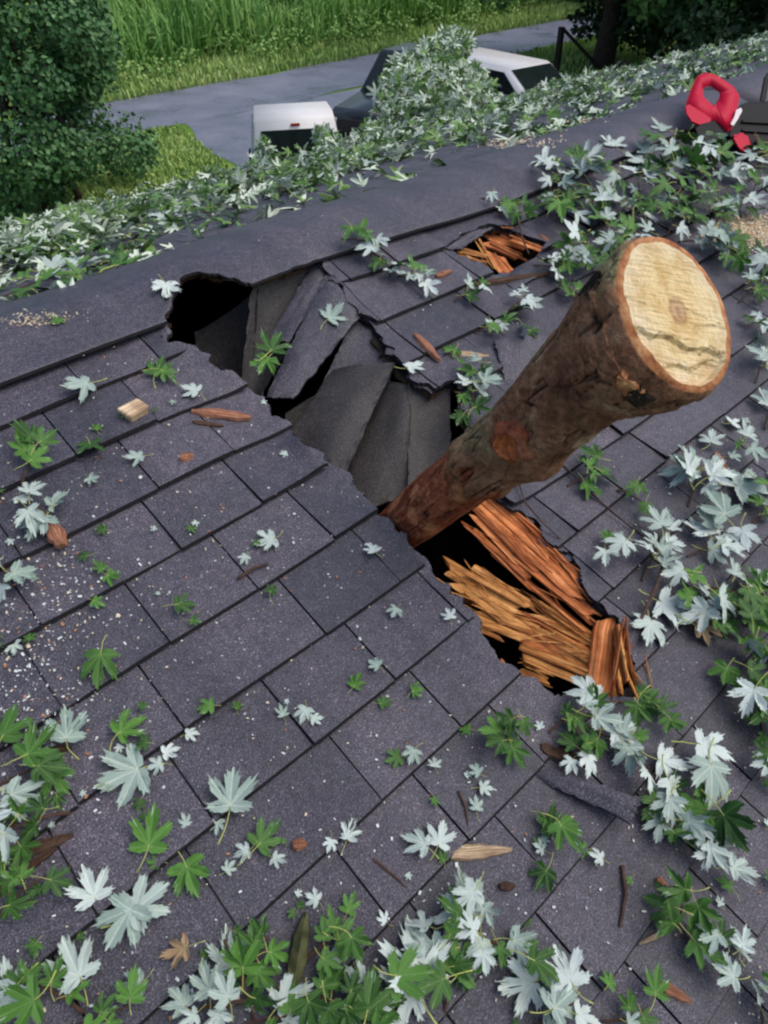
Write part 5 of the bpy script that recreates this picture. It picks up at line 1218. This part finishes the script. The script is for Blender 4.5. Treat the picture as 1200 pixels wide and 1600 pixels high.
# white pickup seen from the rear: local +X is its front, its bed lies towards the house
p = ground_at(459, 14.05); H = head_to_cam(p)+math.pi+0.05
vehicle('pickup_truck', 'white pickup truck with a dark rear window and small red brake light', 'pickup truck', p, H,
  [(-2.6, 0.80, 0.45, 1.04, 0.79), (-0.6, 0.84, 0.36, 1.06, 0.81), (1.2, 0.84, 0.34, 1.08, 0.80), (2.2, 0.82, 0.36, 1.02, 0.76), (2.45, 0.78, 0.42, 0.88, 0.72)],
  [(-0.66, 0.78, 0.98, 1.04, 0.775), (-0.585, 0.78, 0.98, 1.66, 0.69), (-0.32, 0.78, 0.98, 1.74, 0.68), (0.42, 0.78, 0.98, 1.72, 0.66), (1.15, 0.76, 0.98, 1.10, 0.72)],
  [('rear_window', [(-0.672, 0.66, 1.10), (-0.672, -0.66, 1.10), (-0.615, -0.60, 1.53), (-0.615, 0.60, 1.53)], M_GLASS), ('window', [(-0.4, 0.785, 1.14), (0.85, 0.785, 1.14), (0.35, 0.71, 1.60), (-0.35, 0.71, 1.60)][::-1], M_GLASS), ('window', [(-0.4, -0.785, 1.14), (0.85, -0.785, 1.14), (0.35, -0.71, 1.60), (-0.35, -0.71, 1.60)], M_GLASS),
   ('windshield', [(1.14, -0.66, 1.14), (1.14, 0.66, 1.14), (0.52, 0.58, 1.65), (0.52, -0.58, 1.65)], M_GLASS)],
  M_WHITE, [(-1.65, -0.76), (-1.65, 0.76), (1.55, -0.76), (1.55, 0.76)],
  [('brake_light', (-0.60, 0, 1.60), 0.018, 0.08, 0.018, M_TAIL), ('tail_light', (-2.6, 0.72, 0.86), 0.03, 0.06, 0.13, M_TAIL), ('tail_light', (-2.6, -0.72, 0.86), 0.03, 0.06, 0.13, M_TAIL), ('bumper', (-2.66, 0, 0.50), 0.07, 0.78, 0.09, M_TRIM), ('bed_floor', (-1.65, 0, 1.062), 0.85, 0.68, 0.010, M_TRIM), ('number_plate', (-2.64, 0, 0.74), 0.012, 0.16, 0.08, M_PLATE)])
# dark pickup, front towards the roof
p = ground_at(642, 18.7); H = head_to_cam(p)-0.45
vehicle('pickup_truck', 'dark pickup truck facing the house, its cab under leafy branches', 'pickup truck', p, H,
  [(-2.7, 0.86, 0.45, 1.10, 0.84), (0.5, 0.90, 0.38, 1.16, 0.86), (1.0, 0.90, 0.38, 1.18, 0.84), (2.3, 0.88, 0.42, 1.10, 0.80), (2.55, 0.84, 0.50, 0.98, 0.78)],
  [(-1.2, 0.82, 1.10, 1.20, 0.80), (-1.05, 0.82, 1.10, 1.82, 0.66), (0.25, 0.82, 1.10, 1.86, 0.66), (1.05, 0.82, 1.10, 1.18, 0.78)],
  [('windshield', [(1.05, -0.72, 1.215), (1.05, 0.72, 1.215), (0.35, 0.62, 1.81), (0.35, -0.62, 1.81)], M_GLASS), ('window', [(-0.95, 0.83, 1.22), (0.75, 0.83, 1.22), (0.2, 0.70, 1.74), (-0.9, 0.70, 1.74)][::-1], M_GLASS), ('window', [(-0.95, -0.83, 1.22), (0.75, -0.83, 1.22), (0.2, -0.70, 1.74), (-0.9, -0.70, 1.74)], M_GLASS)],
  M_DKP, [(-1.75, -0.8), (-1.75, 0.8), (1.75, -0.8), (1.75, 0.8)],
  [('grille', (2.57, 0, 0.82), 0.03, 0.52, 0.13, M_TRIM), ('headlight', (2.53, 0.68, 0.86), 0.05, 0.13, 0.09, M_HEAD), ('headlight', (2.53, -0.68, 0.86), 0.05, 0.13, 0.09, M_HEAD), ('bumper', (2.62, 0, 0.50), 0.08, 0.86, 0.10, M_TRIM), ('bed_floor', (-1.95, 0, 1.115), 0.62, 0.70, 0.012, M_TRIM)], 0.38)
# white vehicle further right, its corner towards the roof
p = ground_at(792, 19.6); H = head_to_cam(p)+0.80
vehicle('parked_car', 'white car with dark windows behind the heaped branches', 'car', p, H,
  [(-2.3, 0.86, 0.40, 0.95, 0.84), (1.2, 0.90, 0.32, 0.98, 0.86), (2.1, 0.86, 0.36, 0.90, 0.80), (2.4, 0.80, 0.42, 0.82, 0.74)],
  [(-2.25, 0.84, 0.9, 1.42, 0.70), (-1.9, 0.84, 0.9, 1.50, 0.70), (0.5, 0.84, 0.9, 1.50, 0.68), (1.5, 0.82, 0.9, 0.98, 0.78)],
  [('windshield', [(1.47, -0.76, 1.0), (1.47, 0.76, 1.0), (0.58, 0.64, 1.45), (0.58, -0.64, 1.45)], M_GLASS), ('window', [(-0.3, 0.85, 1.02), (1.1, 0.85, 1.02), (0.45, 0.73, 1.41), (-0.3, 0.73, 1.41)][::-1], M_GLASS), ('window', [(-0.3, -0.85, 1.02), (1.1, -0.85, 1.02), (0.45, -0.73, 1.41), (-0.3, -0.73, 1.41)], M_GLASS),
   ('window', [(-2.0, 0.85, 1.02), (-0.4, 0.85, 1.02), (-0.4, 0.73, 1.41), (-1.95, 0.73, 1.41)][::-1], M_GLASS), ('window', [(-2.0, -0.85, 1.02), (-0.4, -0.85, 1.02), (-0.4, -0.73, 1.41), (-1.95, -0.73, 1.41)], M_GLASS)],
  M_WHITE, [(-1.5, -0.8), (-1.5, 0.8), (1.5, -0.8), (1.5, 0.8)],
  [('headlight', (2.36, 0.62, 0.74), 0.05, 0.14, 0.08, M_HEAD), ('headlight', (2.36, -0.62, 0.74), 0.05, 0.14, 0.08, M_HEAD), ('bumper', (2.42, 0, 0.46), 0.07, 0.80, 0.09, M_TRIM)])
# red garden tractor under the trees
p = ground_at(992, 21.8); H = head_to_cam(p)+1.0
vehicle('garden_tractor', 'red garden tractor under the dark trees at the upper right', 'garden tractor', p, H,
  [(-0.75, 0.34, 0.40, 0.72, 0.32), (-0.05, 0.36, 0.32, 0.74, 0.34), (0.0, 0.26, 0.34, 1.02, 0.22), (0.75, 0.25, 0.36, 0.98, 0.20), (0.92, 0.22, 0.42, 0.80, 0.17)], None, [],
  M_REDP, [(-0.50, -0.38), (-0.50, 0.38), (0.62, -0.34), (0.62, 0.34)],
  [('seat', (-0.50, 0, 0.82), 0.20, 0.20, 0.06, M_TRIM), ('seat_back', (-0.70, 0, 0.98), 0.05, 0.20, 0.16, M_TRIM), ('steering_column', (-0.06, 0, 1.06), 0.03, 0.03, 0.10, M_TRIM), ('headlight', (0.90, 0.11, 0.72), 0.03, 0.06, 0.04, M_HEAD), ('headlight', (0.90, -0.11, 0.72), 0.03, 0.06, 0.04, M_HEAD)], 0.26)

# ------------------------------------------------------------------ the fallen crown lying between the house and the vehicles
def brush(label, spots_, seed, per, base):
    root = empty('fallen_tree_crown', base, label, 'fallen tree'); rg = np.random.default_rng(seed); mb = MB(); base = np.array(base, float); cl = []
    for (px, py, depth, r_) in spots_:
        c = at(px, py, depth); cl.append((c, r_)); mid_ = (c+base)/2+np.array([0, 0, 0.35])
        if c[2] > 0.3: mb.tube([base, mid_, c], [0.055, 0.03, 0.006], 6)
    mb.build('branch', M_TWIG, root)
    def pl(rg):
        c, r_ = cl[int(rg.integers(len(cl)))]; d = rg.normal(size=3); d /= np.linalg.norm(d); p = c+d*r_*rg.random()**0.45*np.array([1, 1, 0.8])
        if p[2] < 0.05: return None
        return p, d*0.4+rg.normal(size=3)*0.55+np.array([0, 0, 0.5])
    o = low_leaves(per, pl, 'foliage', None, seed+1, size=(0.07, 0.14), pale_p=0.62, parent=root, kind=None)
brush('fallen leafy crown piled in front of the dark pickup truck', [(640,150,9.6,0.5),(665,125,9.8,0.5),(690,100,10,0.42),(700,78,10,0.30),(712,66,10,0.20),(650,170,9.0,0.6),(700,150,9.2,0.6),(728,150,9.6,0.45),(735,175,9.2,0.45),(680,185,8.6,0.6),(720,185,8.6,0.5),(590,225,8.6,0.3),(635,110,10,0.25)], 201, 6200, at(700, 240, 8.8)*np.array([1, 1, 0])+np.array([0, 0, 0.4]))
brush('leafy broken branch hanging before the white pickup truck', [(512,222,8.8,0.15),(520,240,8.4,0.25),(500,210,9.0,0.09),(413,230,9.0,0.10),(545,235,8.4,0.22)], 205, 260, at(505, 280, 8.4)*np.array([1, 1, 0])+np.array([0, 0, 0.4]))
brush('leafy crown lying beyond the eave at the upper right', [(840,178,11,0.45),(880,162,12,0.5),(920,150,12.5,0.5),(965,142,13,0.5),(1010,134,13.5,0.5),(1060,118,14,0.5),(1110,110,14,0.5),(1160,100,14,0.5),(805,190,10,0.4)], 209, 4200, at(950, 200, 11)*np.array([1, 1, 0])+np.array([0, 0, 0.4]))

# ------------------------------------------------------------------ chainsaw on the ridge
M_SRED, t, b = mat('red_saw_plastic', 0.45, 0.15); b.inputs['Base Color'].default_value = (0.53, 0.004, 0.036, 1); bump(t, b, tex_noise(t, coord(t), 60, 3), 0.15, 0.003)
M_SBLK = plain('black_saw_plastic', (0.007, 0.007, 0.008), 0.5, 0.2, 30, 0.12); M_STEEL = plain('saw_steel', (0.45, 0.45, 0.46), 0.35, 0.15, 20, 0.5, 0.9); M_SLAB = plain('pale_label', (0.75, 0.65, 0.66), 0.5, 0.05, 20)
sx, ss_ = near(1125, 238); s0 = S(sx, ss_, 0.03); saw = empty('chainsaw', s0, 'red and black chainsaw standing on the ridge at the right', 'chainsaw')
Zs = np.array([0, 0, 1.0]); fh = fv*np.array([1, 1, 0]); fh /= np.linalg.norm(fh); rh = np.cross(fh, Zs)
SD = near(1120, 238)[0:2]; sdep = (s0-CAM) @ fv
def sp(px, py, dd=0.0): return at(px, py, sdep+dd+(235-py)*0.0011+(px-1130)*0.0012)
def rounded(name, pts2, d0, d1, m, parent, bev=0.008):
    """an outline seen from the camera side given real depth from d0 to d1"""
    bm = bmesh.new(); a = [bm.verts.new(sp(x, y, d0)) for x, y in pts2]; b_ = [bm.verts.new(sp(x, y, d1)) for x, y in pts2]; n = len(pts2)
    bm.faces.new(a); bm.faces.new(b_[::-1])
    for i in range(n): bm.faces.new((a[i], b_[i], b_[(i+1) % n], a[(i+1) % n]))
    bmesh.ops.recalc_face_normals(bm, faces=bm.faces); bmesh.ops.bevel(bm, geom=bm.edges[:], offset=bev, segments=3, affect='EDGES', clamp_overlap=True); return bm_obj(name, bm, m, parent, False)
def frame_ring(name, outer, inner, cpt, d0, d1, m, parent, bev=0.024, n=48):
    def cast(poly, a):
        best = 1e9; dx, dy = math.cos(a), math.sin(a)
        for k in range(len(poly)):
            x1, y1 = poly[k][0]-cpt[0], poly[k][1]-cpt[1]; x2, y2 = poly[(k+1) % len(poly)][0]-cpt[0], poly[(k+1) % len(poly)][1]-cpt[1]
            den = dx*(y2-y1)-dy*(x2-x1)
            if abs(den) < 1e-9: continue
            t = (x1*(y2-y1)-y1*(x2-x1))/den; q_ = (x1*dy-y1*dx)/den
            if t > 0 and -1e-6 <= q_ <= 1+1e-6: best = min(best, t)
        return (cpt[0]+dx*best, cpt[1]+dy*best)
    bm = bmesh.new(); L4 = []
    for poly, d in ((outer, d0), (outer, d1), (inner, d1), (inner, d0)): L4.append([bm.verts.new(sp(*cast(poly, 2*math.pi*k/n), d)) for k in range(n)])
    for a, b_ in zip(L4, L4[1:]+L4[:1]):
        for k in range(n): bm.faces.new((a[k], a[(k+1) % n], b_[(k+1) % n], b_[k]))
    bmesh.ops.recalc_face_normals(bm, faces=bm.faces); es = [e for e in bm.edges if e.calc_face_angle(0) > 0.7]
    bmesh.ops.bevel(bm, geom=es, offset=bev, segments=5, affect='EDGES', clamp_overlap=True); return bm_obj(name, bm, m, parent, True)
frame_ring('rear_handle', [(1071,164),(1080,138),(1089,119),(1102,113),(1119,117),(1146,135),(1156,150),(1151,175),(1144,203),(1134,207),(1119,189),(1094,193),(1076,182)], [(1098,138),(1109,134),(1125,145),(1122,158),(1116,166),(1106,158),(1099,150)], (1111,149), -0.035, 0.055, M_SRED, saw)
rounded('handle_base', [(1069,166),(1074,161),(1098,176),(1114,187),(1110,194),(1094,197),(1080,191),(1071,178)], -0.060, 0.05, M_SRED, saw, 0.008)
rounded('hand_guard', [(1084,198),(1096,190),(1114,186),(1126,200),(1137,214),(1133,224),(1120,228),(1100,222),(1088,212)], -0.06, 0.05, M_SBLK, saw, 0.010)
rounded('motor_housing', [(1148,172),(1162,160),(1205,158),(1262,166),(1268,200),(1240,226),(1190,232),(1160,230),(1136,212)], -0.02, 0.20, M_SBLK, saw, 0.010)
rounded('starter_cover', [(1142,214),(1152,207),(1166,208),(1173,222),(1175,236),(1166,243),(1152,232)], -0.07, 0.02, M_SRED, saw, 0.012)
rounded('motor_fin', [(1160,186),(1240,190),(1240,195),(1160,191)], -0.035, -0.01, M_SBLK, saw, 0.002); rounded('motor_fin', [(1160,200),(1240,205),(1240,210),(1160,205)], -0.035, -0.01, M_SBLK, saw, 0.002)
rounded('front_handle', [(1186,160),(1194,118),(1206,108),(1230,108),(1230,116),(1210,117),(1202,124),(1196,160)], 0.04, 0.075, M_SBLK, saw, 0.008)
rounded('trigger', [(1118,160),(1126,154),(1128,168),(1120,172)], 0.0, 0.02, M_SBLK, saw, 0.003)
rounded('support_foot', [(1110,222),(1134,222),(1134,250),(1116,246)], -0.03, 0.04, M_SBLK, saw, 0.008)
rounded('label_plate', [(1141,194),(1147,183),(1150,172),(1158,168),(1160,173),(1153,186),(1146,197)], -0.056, -0.04, M_SLAB, saw, 0.002)
rounded('guide_bar', [(1262,184),(1400,196),(1404,206),(1260,204)], 0.08, 0.086, M_STEEL, saw, 0.002)
